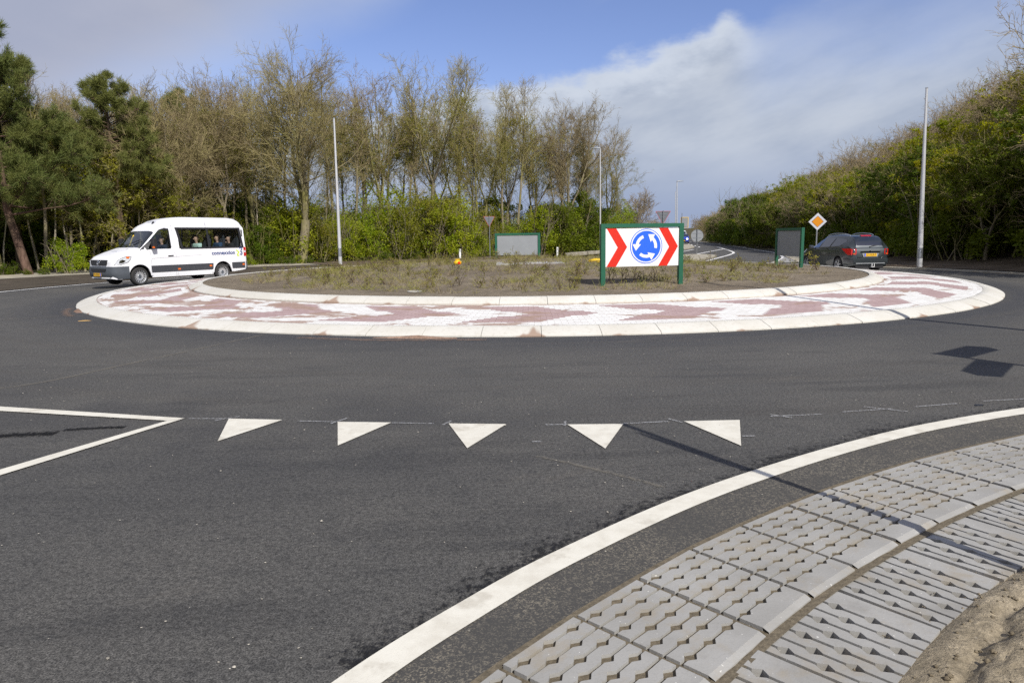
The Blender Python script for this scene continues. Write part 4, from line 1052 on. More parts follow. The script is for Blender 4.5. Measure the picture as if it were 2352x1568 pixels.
em = MB().tube([(-0.045, 0.095 * math.cos(2 * math.pi * k / 28), .89 + 0.095 * math.sin(2 * math.pi * k / 28)) for k in range(29)], 0.011, 8)
for k in range(3): em.tube([(-0.045, 0, .89), (-0.045, 0.09 * math.cos(R(90 + 120 * k)), .89 + 0.09 * math.sin(R(90 + 120 * k)))], [0.016, 0.005], 6)
em.build('round_emblem', CHROME, gr, smooth=50)
MB().prism([(-.48, .56), (.48, .56), (.52, .67), (-.52, .67)], -0.068, -0.03, lambda a, b, c: (b, a, c)).build('air_intake', BLACK, van)
np_ = MB().box((-0.083, 0.06, .45), (0.012, 0.52, 0.115)).build('number_plate', YPLATE, van); MB().box((-0.0895, -0.175, .45), (0.002, 0.05, 0.11)).build('blue_band', BLUE, np_)
MF = Matrix.Translation((-0.0895, 0.08, .45)) @ Matrix(((0, 0, -1, 0), (-1, 0, 0, 0), (0, 1, 0, 0), (0, 0, 0, 1)))
text_mesh('plate_number', '75-XNN-3', 0.10, BLACK, np_, MF)
# bonnet vents, washer jets, wipers, aerial, yellow grab rail seen through the windscreen
for s_ in (-1, 1):
    mb = MB()
    f = lambda x, y: (x, s_ * y, float(np.interp(x, [.60, 1.0, 1.12], [1.28, 1.395, 1.43])) + 0.008 - 0.05 * (y / .8) ** 2)
    mb.add([f(.86, .36), f(.98, .30), f(1.0, .62), f(.90, .66)], [(0, 1, 2, 3)]); mb.build('bonnet_vent', BLACK, van)
    MB().tube([(1.12, s_ * .25, 1.47), (1.22, s_ * .05 - .1, 1.575), (1.38, s_ * .05 - .55, 1.72)], 0.009, 6).build('wiper', BLACK, van)
MB().tube([(1.40, .30, 1.50), (1.55, .33, 1.78), (1.62, .30, 1.90)], 0.028, 8).build('grab_rail', YELLOW, van, smooth=50)
MB().prism([(2.06, 2.33), (2.16, 2.37), (2.13, 2.44)], -0.30, -0.24).build('aerial', BLACK, van)
M_R = lambda x, y, z, s: Matrix.Translation((x, y, z)) @ Matrix(((0, 0.62, -0.78, 0), (-1, 0, 0, 0), (0, 0.78, 0.62, 0), (0, 0, 0, 1)))
text_mesh('roof_lettering', 'connexxion', 0.13, simple('grey_lettering', (0.38, 0.40, 0.45)), van, M_R(2.19, -0.05, 2.43, 1))
text_mesh('bonnet_lettering', 'connexxion', 0.09, bpy.data.materials['grey_lettering'], van, Matrix.Translation((0.62, 0.0, 1.305)) @ Matrix(((0, 0.95, -0.3, 0), (-1, 0, 0, 0), (0, 0.3, 0.95, 0), (0, 0, 0, 1))))
# lettering and mark on both sides
for sd_ in (-1, 1):
    yb = sd_ * (VB.half(4.9, 1.12) + 0.004)
    A_ = Matrix(((-sd_, 0, 0, 0), (0, 0, sd_, 0), (0, 1, 0, 0), (0, 0, 0, 1))) if sd_ == 1 else Matrix(((1, 0, 0, 0), (0, 0, -1, 0), (0, 1, 0, 0), (0, 0, 0, 1)))
    text_mesh('side_lettering', 'connexxion', 0.225, NAVY, van, Matrix.Translation((4.74 if sd_ == -1 else 4.9, yb, 1.135)) @ A_ @ Matrix.Diagonal((1.08, 1, 1, 1)), bold=0.006)
    for col_, c0, dirn in ((NAVY, 5.60, 1), (LIMEP, 5.50, -1)):
        mb = MB(); w = 0.05
        pts = [(c0 + dirn * .03, 1.34 if dirn > 0 else 1.27), (c0 + dirn * .10, 1.30 if dirn > 0 else 1.23), (c0 + dirn * .02, 1.19 if dirn > 0 else 1.14), (c0 + dirn * .10, 1.08 if dirn > 0 else 1.05), (c0 + dirn * .03, 1.02 if dirn > 0 else .99)]
        if dirn > 0: pts = [(5.56, 1.30), (5.60, 1.345), (5.66, 1.33), (5.68, 1.28), (5.61, 1.185), (5.68, 1.10), (5.66, 1.05), (5.61, 1.04), (5.565, 1.08)]
        else: pts = [(5.40, 1.26), (5.41, 1.21), (5.45, 1.19), (5.52, 1.155), (5.46, 1.09), (5.42, 1.06), (5.43, 1.01), (5.48, 0.995), (5.52, 1.03)]
        VB.strip(pts, w, 0.005, sd_, mb)
        mb.build('side_emblem', col_, van)
for x, y, st in ((1.0, -.86, R(4)), (1.0, .86, R(4)), (4.665, -.86, 0), (4.665, .86, 0)): wheel(van, x, y, 0.345, 0.225, st, hub=True)
for x, y in ((2.35, -.45), (2.35, .35), (3.2, .45), (4.05, -.5), (4.05, .45), (4.75, -.5), (4.75, .45), (5.45, -.5), (5.45, .45)):
    mb = MB().box((x, y, 1.0), (0.48, .46, .14)); mb.box((x + .24, y, 1.38), (0.12, .44, .75), 0, tilt=('Y', 0.15)); mb.box((x + .32, y, 1.83), (0.09, .24, .17))
    o = mb.build('seat', SEATM, van); bv = o.modifiers.new('bevel', 'BEVEL'); bv.width = 0.04; bv.segments = 2

# ---- the people inside the minibus
SKIN = simple('skin', (0.52, 0.33, 0.24), 0.6, 0.06); HAIRD = simple('dark_hair', (0.03, 0.02, 0.015), 0.7); HAIRG = simple('grey_hair', (0.30, 0.28, 0.26), 0.7)
def skin_mesh(name, verts, edges, rad, mat, parent=None, levels=1):
    me = bpy.data.meshes.new(name); me.from_pydata(verts, edges, []); me.materials.append(mat); o = link(bpy.data.objects.new(name, me), parent)
    sk = o.modifiers.new('skin', 'SKIN'); sk.use_smooth_shade = True
    for d, r in zip(me.skin_vertices[0].data, rad): d.radius = r if hasattr(r, '__len__') else (r, r)
    me.skin_vertices[0].data[0].use_root = True
    sb = o.modifiers.new('smooth', 'SUBSURF'); sb.levels = levels; sb.render_levels = levels
    return o
def sitter(label, lx, ly, sz, coat, hair, bald=False, yaw=0.0, hand=None):
    """a seated person facing the front of the minibus; sz = seat height"""
    root = empty('person'); tag(root, label, 'person', 'people inside the minibus')
    W_ = van.matrix_basis if False else Matrix.Translation(van.location) @ Matrix.Rotation(va, 4, 'Z')
    root.matrix_world = W_ @ Matrix.Translation((lx, ly, sz))
    hnd = hand or [(-0.33, 0.14, 0.16), (-0.33, -0.14, 0.16)]
    V = [(0, 0, .08), (.03, 0, .28), (.04, 0, .46), (.03, 0, .56), (0.01, 0, .64), (-.005, 0, .74), (0.0, 0, .84),
         (.03, .17, .50), (-.02, .24, .27), hnd[0], (.03, -.17, .50), (-.02, -.24, .27), hnd[1],
         (-.25, .10, .07), (-.48, .11, .05), (-.47, .11, -.36), (-.60, .11, -.40), (-.25, -.10, .07), (-.48, -.11, .05), (-.47, -.11, -.36), (-.60, -.11, -.40)]
    Ed = [(0, 1), (1, 2), (2, 3), (3, 4), (4, 5), (5, 6), (2, 7), (7, 8), (8, 9), (2, 10), (10, 11), (11, 12), (0, 13), (13, 14), (14, 15), (15, 16), (0, 17), (17, 18), (18, 19), (19, 20)]
    rd = [(.16, .12), (.15, .11), (.16, .10), .052, .055, (.085, .10), (.075, .085), .055, .045, .035, .055, .045, .035, .085, .06, .045, .035, .085, .06, .045, .035]
    skin_mesh('body', V, Ed, rd, SKIN, root)
    Vj = V[:4] + V[7:13]; Vj[-4 + 1 + 0] = Vj[-4 + 1 + 0]
    Ej = [(0, 1), (1, 2), (2, 3), (2, 4), (4, 5), (5, 6), (2, 7), (7, 8), (8, 9)]
    w = lambda a, b, t: tuple(a[i] + (b[i] - a[i]) * t for i in range(3))
    Vj[6] = w(Vj[5], Vj[6], .97); Vj[9] = w(Vj[8], Vj[9], .97)
    skin_mesh('jacket', Vj, Ej, [(.19, .14), (.185, .135), (.18, .125),   .085, .085, .072, .062, .085, .072, .062], coat, root)
    skin_mesh('trousers', [V[0], V[13], V[14], V[15], V[17], V[18], V[19]], [(0, 1), (1, 2), (2, 3), (0, 4), (4, 5), (5, 6)], [(.17, .125), .10, .075, .06, .10, .075, .06], SEATM, root)
    mb = MB()
    for k in range(9):
        for j in range(16):
            a, b = math.pi * k / 16 * (1.15 if not bald else .9), 2 * math.pi * j / 16
            mb.v.append((0.02 + 0.108 * math.sin(a) * math.cos(b), 0.092 * math.sin(a) * math.sin(b), .78 + 0.125 * math.cos(a)))
    for k in range(8):
        for j in range(16):
            b = 2 * math.pi * (j + .5) / 16
            if (bald and not (math.cos(b) > 0.2 and k > 4)) or (k > 1 and math.cos(b) < -0.25) or (k > 3 and math.cos(b) < .1): continue
            mb.f.append([k * 16 + j, k * 16 + (j + 1) % 16, (k + 1) * 16 + (j + 1) % 16, (k + 1) * 16 + j]); mb.mi.append(0)
    o = mb.build('hair', hair, root, smooth=60); o.rotation_euler = (0, 0, yaw)
    mb = MB(); mb.tube([(-.075, 0, .77), (-.115, 0, .735), (-.10, 0, .72)], [.012, .018, .012], 6); mb.build('nose', SKIN, root, smooth=60)
    for s in (-1, 1): MB().lathe([(0.0, -.006), (.012, -.004), (.014, .004)], 8, (-.098, s * .034, .765), axis='X').build('eye', HAIRD, root)
    return root
MINT = simple('mint_jacket', (0.50, 0.68, 0.60), 0.8, 0.05); BLUEJ = simple('dark_blue_coat', (0.02, 0.06, 0.13), 0.8); DARKJ = simple('black_coat', (0.016, 0.016, 0.018), 0.8); NAVYJ = simple('navy_pullover', (0.02, 0.03, 0.06), 0.8)
sitter('driver in a navy pullover at the wheel of the white minibus', 2.28, -.46, 1.0, NAVYJ, HAIRG, hand=[(-.42, .16, .36), (-.42, -.16, .36)])
pw = sitter('woman in a pale mint jacket with a dark seat belt, seated in the white minibus', 3.72, -.62, 1.03, MINT, HAIRD)
o = MB().tube([(-.13, .14, .52), (-.17, .05, .38), (-.19, -.06, .22), (-.17, -.12, .12)], 0.028, 6).build('seat_belt', BLACK, pw)
sitter('man in a dark blue coat seated behind the woman in the minibus', 4.72, -.60, 1.05, BLUEJ, HAIRD)
sitter('balding man in a black coat on the rearmost seat of the minibus, hand raised', 5.28, -.62, 1.02, DARKJ, HAIRG, True, hand=[(-.33, .14, .16), (-.30, -.22, .62)])

# ---- the dark grey estate car, seen from behind
ch = Vector((-0.20, 2.7)).normalized(); ca = math.atan2(ch.y, ch.x) + math.pi
CXS = [0.0, 0.04, 0.14, 0.32, 0.48, 0.56, 0.66, 0.78, 0.88, 0.98, 1.10, 1.20, 1.28, 1.45, 1.7, 1.95, 2.2, 2.55, 2.9, 3.1, 3.19, 3.27, 3.37, 3.48, 3.58, 3.68, 3.79, 3.89, 3.97, 4.06, 4.16, 4.26, 4.34, 4.40, 4.44, 4.48, 4.50]
ctab = dict(
    w=([0, .04, .14, .32, .7, 1.2, 3.4, 4.06, 4.34, 4.44, 4.5], [.55, .66, .76, .83, .885, .905, .908, .885, .84, .80, .72]),
    wt=([0, .14, .7, 1.2, 1.95, 3.4, 4.06, 4.26, 4.5], [.5, .62, .70, .68, .62, .62, .585, .60, .62]),
    zb=([0, .1, .4, 4.2, 4.5], [.24, .19, .18, .22, .32]),
    belt=([0, .14, .5, 1.0, 1.28, 2.2, 3.6, 4.26, 4.44, 4.5], [.62, .72, .86, .955, .985, 1.01, 1.06, 1.08, 1.0, .93]),
    gt=([0, .14, .5, 1.0, 1.28, 1.7, 2.2, 3.0, 3.7, 4.06, 4.26, 4.34, 4.40, 4.44, 4.5], [.64, .74, .88, .975, 1.03, 1.27, 1.44, 1.465, 1.44, 1.40, 1.33, 1.20, 1.085, 1.01, .94]),
    top=([0, .04, .14, .5, 1.0, 1.20, 1.45, 1.7, 1.95, 2.2, 2.7, 3.2, 3.8, 4.06, 4.16, 4.26, 4.34, 4.40, 4.44, 4.5], [.66, .71, .78, .92, 1.015, 1.06, 1.20, 1.34, 1.45, 1.52, 1.555, 1.545, 1.515, 1.485, 1.455, 1.37, 1.24, 1.11, 1.03, .955]))
CB = Body(CXS, ctab, [(0.88, 0.37, 0.31), (3.58, 0.37, 0.31)], [0.40, 0.62, 0.84])
car = thing('estate_car', 'dark grey estate car seen from behind with red tail lamps and roof rails', 'car', (0, 0, 0), ca)
car.scale = (1, 1, 1.04); car.location = Vector((14.12, 30.05, -0.08)) - Matrix.Rotation(ca, 3, 'Z') @ Vector((3.58, -0.78, 0))
DGLASS = paint('dark_car_glass', (0.012, 0.016, 0.022), 0, 0.06, 1.0)
CB.hull('body', [CARG, BLACK], car, set(), smooth=40)
for sd_ in (-1, 1):
    for P in ([(1.42, 1.015), (1.98, 1.02), (2.14, 1.36), (2.02, 1.34), (1.72, 1.20)], [(2.06, 1.02), (2.86, 1.05), (2.98, 1.41), (2.6, 1.42), (2.24, 1.385)], [(2.96, 1.055), (3.62, 1.09), (3.95, 1.26), (3.86, 1.345), (3.5, 1.385), (3.07, 1.41)]):
        CB.side_patch(P, 0.006, sd_, sub=0.12).build('window', DGLASS, car, smooth=40)
    mb = MB()
    for pts in ([(1.42, .42), (1.36, .72), (1.40, 1.0)], [(2.02, .25), (2.02, 1.0)], [(2.9, .62), (2.88, 1.04), (3.0, 1.41)], [(1.35, .50), (3.15, .56)], [(.9, .90), (3.9, .98)], [(1.25, .21), (3.2, .21)]): CB.strip(pts, 0.012, 0.004, sd_, mb)
    mb.build('panel_seam', SEAMD, car)
    for x, z in ((2.62, .93), (1.78, .90)): CB.side_patch([(x, z), (x + .2, z + .005), (x + .2, z + .035), (x, z + .03)], 0.028, sd_, 0.03).build('door_handle', CARG, car)
    CB.side_patch([(1.36, .50), (3.18, .555), (3.18, .585), (1.36, .53)], 0.012, sd_, 0.015).build('side_moulding', CARG, car)
    o = MB().box((1.52, sd_ * 1.00, 1.03), (0.13, 0.20, 0.14)).build('mirror', CARG, car); bv = o.modifiers.new('bevel', 'BEVEL'); bv.width = 0.045; bv.segments = 4
    MB().box((1.592, sd_ * 1.00, 1.03), (0.01, 0.15, 0.10)).build('mirror_glass', CHROME, o)
    pr = [(x, sd_ * (CB.half(x, CB.q('gt', x)) - 0.085), float(np.interp(x, ctab['top'][0], ctab['top'][1])) + h - 0.012) for x, h in ((2.02, .0), (2.12, .035), (2.5, .055), (3.0, .058), (3.5, .055), (3.75, .03), (3.82, .0))]
    MB().tube(pr, 0.017, 8).build('roof_rail', CHROME, car, smooth=50)
    # tail lamps: big red wedges running forward along the flank
    P = [(3.86, .985), (4.18, .985), (4.40, 1.0), (4.455, .95), (4.46, .83), (4.44, .74), (4.28, .74), (4.12, .83)]
    tl = CB.side_patch(P, 0.012, sd_, 0.03, sub=0.06)
    tl.prism([(sd_ * .60, .80), (sd_ * .63, .74), (sd_ * .80, .74), (sd_ * .80, .96), (sd_ * .61, .98)], 4.495, 4.512, lambda a, b, c: (b - 0.06 * ((abs(a) - .6) / .2) ** 2, a, c))
    tl = tl.build('tail_lamp', REDL, car, smooth=45)
    MB().prism([(sd_ * .66, .80), (sd_ * .68, .765), (sd_ * .74, .765), (sd_ * .74, .80)], 4.49, 4.516, lambda a, b, c: (b, a, c)).build('reversing_lens', ORL, tl)
    CB.side_patch([(0.16, .66), (0.7, .80), (0.92, .93), (0.55, .89), (0.2, .76)], 0.008, sd_, 0.02, sub=.08).build('headlight', PALEL, car, smooth=40)
j0 = 6 + 2 - 1
i0 = CXS.index(4.06); mb = MB()
JR = 3 + 3 + 1
wsx = (CXS.index(1.28), CXS.index(1.95))
CB.panel(MB(), *wsx, JR + 1, JR + 4, 0.006).build('windscreen', DGLASS, car, smooth=40, fixn=False)
# rear window: wraps the sloping tailgate
CB.panel(MB(), CXS.index(4.06), CXS.index(4.40), JR, JR + 4, 0.007).build('rear_window', DGLASS, car, smooth=40, fixn=False)
mb = MB(); xs_ = [CXS.index(4.06), CXS.index(4.16)]
MB().box((4.085, 0, 1.498), (0.10, 0.44, 0.028), tilt=('Y', 0.25)).build('brake_light', REDL, car)
for y in (-.31, .31): MB().box((4.14, y, 1.472), (0.05, 0.03, 0.02)).build('hinge', CHROME, car)
MB().tube([(4.455, -.02, 1.045), (4.435, .10, 1.085), (4.40, .38, 1.12)], [.02, .014, .008], 8).build('rear_wiper', BLACK, car, smooth=50)
# tailgate face, bumper, plate
MB().prism([(-.60, .60), (.60, .60), (.64, .95), (.58, 1.0), (-.58, 1.0), (-.64, .95)], 4.48, 4.508, lambda a, b, c: (b + 0.012 - 0.05 * (abs(a) / .64) ** 2 - 0.04 * max(0, c - .93), a, c)).build('tailgate', CARG, car)
wrap(.33, .60, 0.035, 4.06, 'rear_bumper', CARG, False, car, CB)
wrap(.22, .60, 0.02, 0.5, 'front_bumper', CARG, True, car, CB)
MB().box((4.547, 0, .40), (0.02, 1.25, 0.03)).build('bumper_trim', GREYB, car)
MB().box((4.46, 0, .27), (0.05, 1.2, 0.12)).build('rear_diffuser', BLACK, car)
MB().box((4.52, 0, .865), (0.03, 0.84, 0.035)).build('chrome_strip', CHROME, car)
MB().prism([(-.36, .80), (.36, .80), (.30, .655), (-.30, .655)], 4.512, 4.524, lambda a, b, c: (b, a, c)).build('plate_recess', GREYB, car)
pl = MB().box((4.531, 0, .735), (0.012, .52, .112)).build('number_plate', YPLATE, car); MB().box((4.5375, -.235, .735), (0.002, 0.05, .108)).build('blue_band', BLUE, pl)
MRr = lambda x, y, z: Matrix.Translation((x, y, z)) @ Matrix(((0, 0, 1, 0), (1, 0, 0, 0), (0, 1, 0, 0), (0, 0, 0, 1)))
text_mesh('plate_number', '61-HLB-9', 0.105, BLACK, pl, MRr(4.5375, .02, .735))
text_mesh('tailgate_lettering', 'PEUGEOT', 0.05, CHROME, car, MRr(4.515, -.45, .635)); text_mesh('tailgate_lettering', '308 SW', 0.05, CHROME, car, MRr(4.515, .46, .635))
mb = MB()
for a, b in (((0, .955), (0.03, .90)), ((-.01, .93), (-.04, .90)), ((0, .95), (.045, .94)), ((.01, .92), (-.025, .875)), ((.03, .90), (.02, .87))): mb.tube([(4.518, a[0], a[1]), (4.518, b[0], b[1])], 0.010, 6)
mb.build('tailgate_emblem', CHROME, car)
mb = MB().tube([(4.50, -.02, .26), (4.60, -.02, .22), (4.66, -.02, .26)], .018, 8); mb.lathe([(0, -.03), (.024, -.02), (.028, .0), (.024, .02), (0, .03)], 12, (4.66, -.02, .29), axis='Z'); mb.build('tow_ball', CHROME, car, smooth=50)
mb = MB(); mb.box((4.575, .06, .33), (.02, .02, .14)); mb.box((4.575, .16, .33), (.02, .02, .14)); mb.box((4.575, .11, .26), (.02, .12, .02)); mb.build('tow_bracket', WHITEP, car)
for x, y, st in ((0.88, -.78, R(6)), (0.88, .78, R(6)), (3.58, -.78, 0), (3.58, .78, 0)): wheel(car, x, y, 0.315, 0.205, st, spokes=6)

# ---- the blue car coming down the far road
bl = thing('hatchback', 'small blue car with lit headlamps approaching on the far road', 'car', on(1570, 112) + Vector((0, 0, 0.02)), 0)
bl.rotation_euler.z = math.atan2(-0.95, -0.25) + math.pi
BXS = [0, .05, .15, .35, .5, .62, .76, .9, 1.1, 1.3, 1.6, 1.9, 2.3, 2.8, 3.2, 3.4, 3.55, 3.7]
btab = dict(w=([0, .05, .15, .5, 3.3, 3.7], [.6, .7, .77, .83, .83, .74]), wt=([0, .5, 1.0, 1.6, 3.7], [.6, .66, .66, .6, .58]), zb=([0, 3.7], [.2, .25]), belt=([0, .15, .6, 1.0, 3.7], [.66, .8, .93, 1.0, 1.03]),
            gt=([0, .15, .6, .9, 1.6, 3.0, 3.55, 3.7], [.68, .82, .95, 1.03, 1.42, 1.43, 1.3, 1.05]), top=([0, .05, .15, .6, .9, 1.6, 2.0, 3.0, 3.5, 3.7], [.7, .8, .86, 1.0, 1.07, 1.46, 1.5, 1.5, 1.38, 1.07]))
BB = Body(BXS, btab, [(.62, .33, .29), (3.1, .33, .29)], [.4, .6, .8])
BLUEP = paint('blue_car_paint', (0.02, 0.05, 0.42), 0.1, 0.3, 0.8)
BB.hull('body', [BLUEP, BLACK], bl, set(), smooth=40)
BB.panel(MB(), BXS.index(.9), BXS.index(1.6), 8, 11, 0.006).build('windscreen', DGLASS, bl, fixn=False)
LAMPON = bpy.data.materials.new('lit_headlamp'); LAMPON.use_nodes = True
LAMPON.node_tree.nodes['Principled BSDF'].inputs['Emission Color'].default_value = (0.85, 0.92, 1, 1); LAMPON.node_tree.nodes['Principled BSDF'].inputs['Emission Strength'].default_value = 3.0
for s_ in (-1, 1):
    MB().box((-0.01, s_ * .55, .72), (0.1, .26, .2)).build('headlight', LAMPON, bl)
    BB.side_patch([(1.2, 1.04), (2.9, 1.06), (2.9, 1.38), (1.75, 1.38)], 0.006, s_).build('window', DGLASS, bl)
    for x in (.62, 3.1): wheel(bl, x, s_ * .72, .30, .19)
MB().box((-.03, 0, .45), (0.03, .52, .12)).build('number_plate', YPLATE, bl); MB().box((-.02, 0, .62), (0.04, .7, .1)).build('grille', BLACK, bl); MB().box((-.015, 0, .28), (0.06, 1.3, .12)).build('air_intake', BLACK, bl)
wv_ = thing('delivery_van', 'white van roof following behind the blue car on the far road', 'van', on(1563.5, 124) + Vector((0, 0, 0.02)), bl.rotation_euler.z)
VB2 = Body([0, .1, .4, .9, 1.3, 1.9, 2.3, 3, 4.5, 4.9], dict(w=([0, .1, .4, 4.9], [.7, .85, .95, .95]), wt=([0, 1, 4.9], [.7, .82, .82]), zb=([0, 4.9], [.3, .3]), belt=([0, .4, 1, 4.9], [.9, 1.1, 1.25, 1.3]), gt=([0, .4, .9, 1.9, 4.9], [.92, 1.12, 1.3, 1.9, 1.9]), top=([0, .1, .4, .9, 1.9, 2.3, 4.5, 4.9], [1, 1.05, 1.2, 1.35, 1.95, 2.1, 2.1, 2.0])), [], [.5, .7, .9])
VB2.hull('body', [VANW, BLACK], wv_, set(), smooth=40); VB2.panel(MB(), 3, 5, 8, 11, .006).build('windscreen', DGLASS, wv_, fixn=False)
for s_ in (-1, 1):
    for x in (.9, 3.9): wheel(wv_, x, s_ * .85, .33, .2)
# dark post with a white box by the wood
p = on(1681, 97); t = thing('roadside_post', 'dark post carrying a white box at the foot of the far wood', 'post', p, 0)
MB().box((0, 0, .6), (.45, .3, 1.6)).build('post', BLACK, t); MB().box((.12, -.05, 1.85), (.3, .3, .62)).build('white_box', WHITEP, t); MB().lathe([(0, -.12), (.1, -.08), (.13, 0), (.1, .08), (0, .12)], 10, (-.75, 0, 1.25), axis='Z').build('white_ball', WHITEP, t); MB().tube([(-.75, 0, -.2), (-.75, 0, 1.2)], .05, 8).build('ball_post', BLACK, t)

# ------------------------------------------------------------------ vegetation
def tubes(name, segs, mat, k=3):
    """segs: rows of p0(3) p1(3) r0 r1"""
    A_ = np.asarray(segs, np.float32); p0, p1, r0, r1 = A_[:, :3], A_[:, 3:6], A_[:, 6:7], A_[:, 7:8]
    d = p1 - p0; d /= np.linalg.norm(d, axis=1, keepdims=True) + 1e-9
    up = np.where(np.abs(d[:, 2:3]) < 0.9, np.array([[0, 0, 1.0]]), np.array([[1.0, 0, 0]]))
    a = np.cross(d, up); a /= np.linalg.norm(a, axis=1, keepdims=True) + 1e-9; b = np.cross(d, a)
    V = np.empty((len(A_), 2, k, 3), np.float32)
    for j in range(k):
        o = a * math.cos(2 * math.pi * j / k) + b * math.sin(2 * math.pi * j / k)
        V[:, 0, j] = p0 + o * r0; V[:, 1, j] = p1 + o * r1
    base = np.arange(len(A_))[:, None] * (2 * k)
    F = np.concatenate([base + np.array([[j, (j + 1) % k, k + (j + 1) % k, k + j]]) for j in range(k)], 0)
    return mesh_np(name, V.reshape(-1, 3), F, mat, True)

def rvec(rng):
    while True:
        v = Vector((rng.uniform(-1, 1), rng.uniform(-1, 1), rng.uniform(-1, 1)))
        if 0.05 < v.length < 1: return v.normalized()
def grow(rng, p, d, L, n, r0, r1, wig, up, out):
    """a wandering branch; returns its nodes (point, direction, radius)"""
    nodes = [(p.copy(), d.copy(), r0)]
    for i in range(n):
        d = (d + rvec(rng) * wig + Vector((0, 0, up))).normalized(); q = p + d * (L / n); r = r0 + (r1 - r0) * (i + 1) / n
        out.append((*p, *q, r0 + (r1 - r0) * i / n, r)); p = q; nodes.append((p.copy(), d.copy(), r))
    return nodes
def side_dir(rng, d, ang):
    v = rvec(rng); v = (v - d * v.dot(d)).normalized()
    return (d * math.cos(ang) + v * math.sin(ang)).normalized()
def bare_tree(seed, H, cb, spread, nl, upright, r0, fork=0, dens=1.0, wig=0.10, twig=0.0075, lean=(0, 0), up2=0.06, fs=(.30, .62)):
    """returns trunk and crown segments; H height, cb crown base (fraction), spread limb length in m"""
    rng = random.Random(seed); T, C_ = [], []
    stems = []
    d0 = Vector((lean[0], lean[1], 1)).normalized()
    if fork:
        hN = grow(rng, Vector((0, 0, -0.3)), d0, H * cb + .3, 5, r0 * 1.15, r0 * .9, wig * .5, 0.03, T)
        for k in range(fork):
            a = 2 * math.pi * (k + rng.random() * .5) / fork; dd = (Vector((math.cos(a), math.sin(a), 0)) * rng.uniform(*fs) + Vector((0, 0, 1))).normalized()
            stems.append(grow(rng, hN[-1][0], dd, H * (1 - cb) * rng.uniform(.8, 1.0), 9, r0 * .55, 0.02, wig * 1.2, 0.09, T))
    else:
        stems.append(grow(rng, Vector((0, 0, -0.3)), d0, H * .97, 14, r0 * 1.15, 0.022, wig * .5, 0.05, T))
    for st in stems:
        m_ = len(st) - 1
        for k in range(int(nl / len(stems))):
            t = (cb if not fork else 0.08) + (1 - (cb if not fork else .08)) * ((k + rng.random()) / (nl / len(stems))) ** 0.9 * 0.97
            i = min(int(t * m_), m_ - 1); f = t * m_ - i
            p = st[i][0].lerp(st[i + 1][0], f); dd = st[i][1]; rr_ = st[i][2] * (1 - f) + st[i + 1][2] * f
            L = spread * rng.uniform(.55, 1.0) * (0.45 + 0.95 * math.sin(math.pi * min(1, max(0, (t - cb) / (1 - cb) if not fork else t)) ** 0.75 * 0.92 + .12))
            rl = min(rr_ * .5, 0.010 + L * 0.0075)
            lim = grow(rng, p, side_dir(rng, dd, R(upright) * rng.uniform(.75, 1.25)), L, 6, rl, 0.012, wig * 1.5, up2, T if rl > .03 else C_)
            nb = int((4 + L * 1.9) * dens)
            for b_ in range(nb):
                t2 = 0.18 + 0.82 * (b_ + rng.random()) / nb; i2 = min(int(t2 * 6), 5)
                p2 = lim[i2][0].lerp(lim[i2 + 1][0], t2 * 6 - i2)
                L2 = L * rng.uniform(.22, .48) * (1.15 - .5 * t2) + .25
                br = grow(rng, p2, side_dir(rng, lim[i2][1], R(rng.uniform(28, 60))), L2, 4, min(lim[i2][2] * .65, .022), twig * 1.3, .2, up2 * 1.2, C_)
                nt_ = int((3 + L2 * 4.5) * dens)
                for t_ in range(nt_):
                    t3 = .15 + .85 * (t_ + rng.random()) / nt_; i3 = min(int(t3 * 4), 3)
                    p3 = br[i3][0].lerp(br[i3 + 1][0], t3 * 4 - i3)
                    L3 = rng.uniform(.25, .65) * (0.7 + .3 * spread / 3)
                    tw = grow(rng, p3, side_dir(rng, br[i3][1], R(rng.uniform(25, 55))), L3, 2, twig * 1.15, twig * .7, .25, .08, C_)
                    for q in range(2):
                        i4 = rng.randrange(2); grow(rng, tw[i4][0].lerp(tw[i4 + 1][0], rng.random()), side_dir(rng, tw[i4][1], R(rng.uniform(25, 55))), L3 * rng.uniform(.4, .7), 1, twig * .9, twig * .55, .2, .1, C_)
    return T, C_

def bark_mat(name, c1, c2, moss):
    m = M(name, 0.95, 0.15); p = m.obj(); x, y, z = m.xyz(p); rnd = m.rnd()
    f = m.noise(m.vec(x * 4, y * 4, z * 0.9), 2.2, 5, .65)
    c = m.mix(f.ss(.32, .68), c1, c2)
    c = m.mix((m.noise(p, .7, 3) + (rnd - .5) * .4).ss(.42, .62), c, moss)
    m.col(c).bump(f, .8, .03); return m.m
BARK = bark_mat('mossy_bark', (0.170, 0.142, 0.098), (0.270, 0.230, 0.155), (0.225, 0.205, 0.075))
BARKP = bark_mat('reddish_pine_bark', (0.085, 0.052, 0.038), (0.165, 0.105, 0.078), (0.120, 0.088, 0.055))
BARKG = bark_mat('pale_bark', (0.26, 0.225, 0.165), (0.36, 0.32, 0.245), (0.225, 0.205, 0.105))
def twig_mat(name, c1, c2):
    m = M(name, 0.95, 0.1); rnd = m.rnd(); p = m.obj()
    m.col(m.mix((m.noise(p, .55, 3) + (rnd - .5) * .5).ss(.3, .7), c1, c2)); return m.m
TWIG = twig_mat('bare_twigs', (0.285, 0.225, 0.130), (0.330, 0.285, 0.120))
TWIGB = twig_mat('brown_twigs', (0.275, 0.215, 0.135), (0.330, 0.265, 0.150))
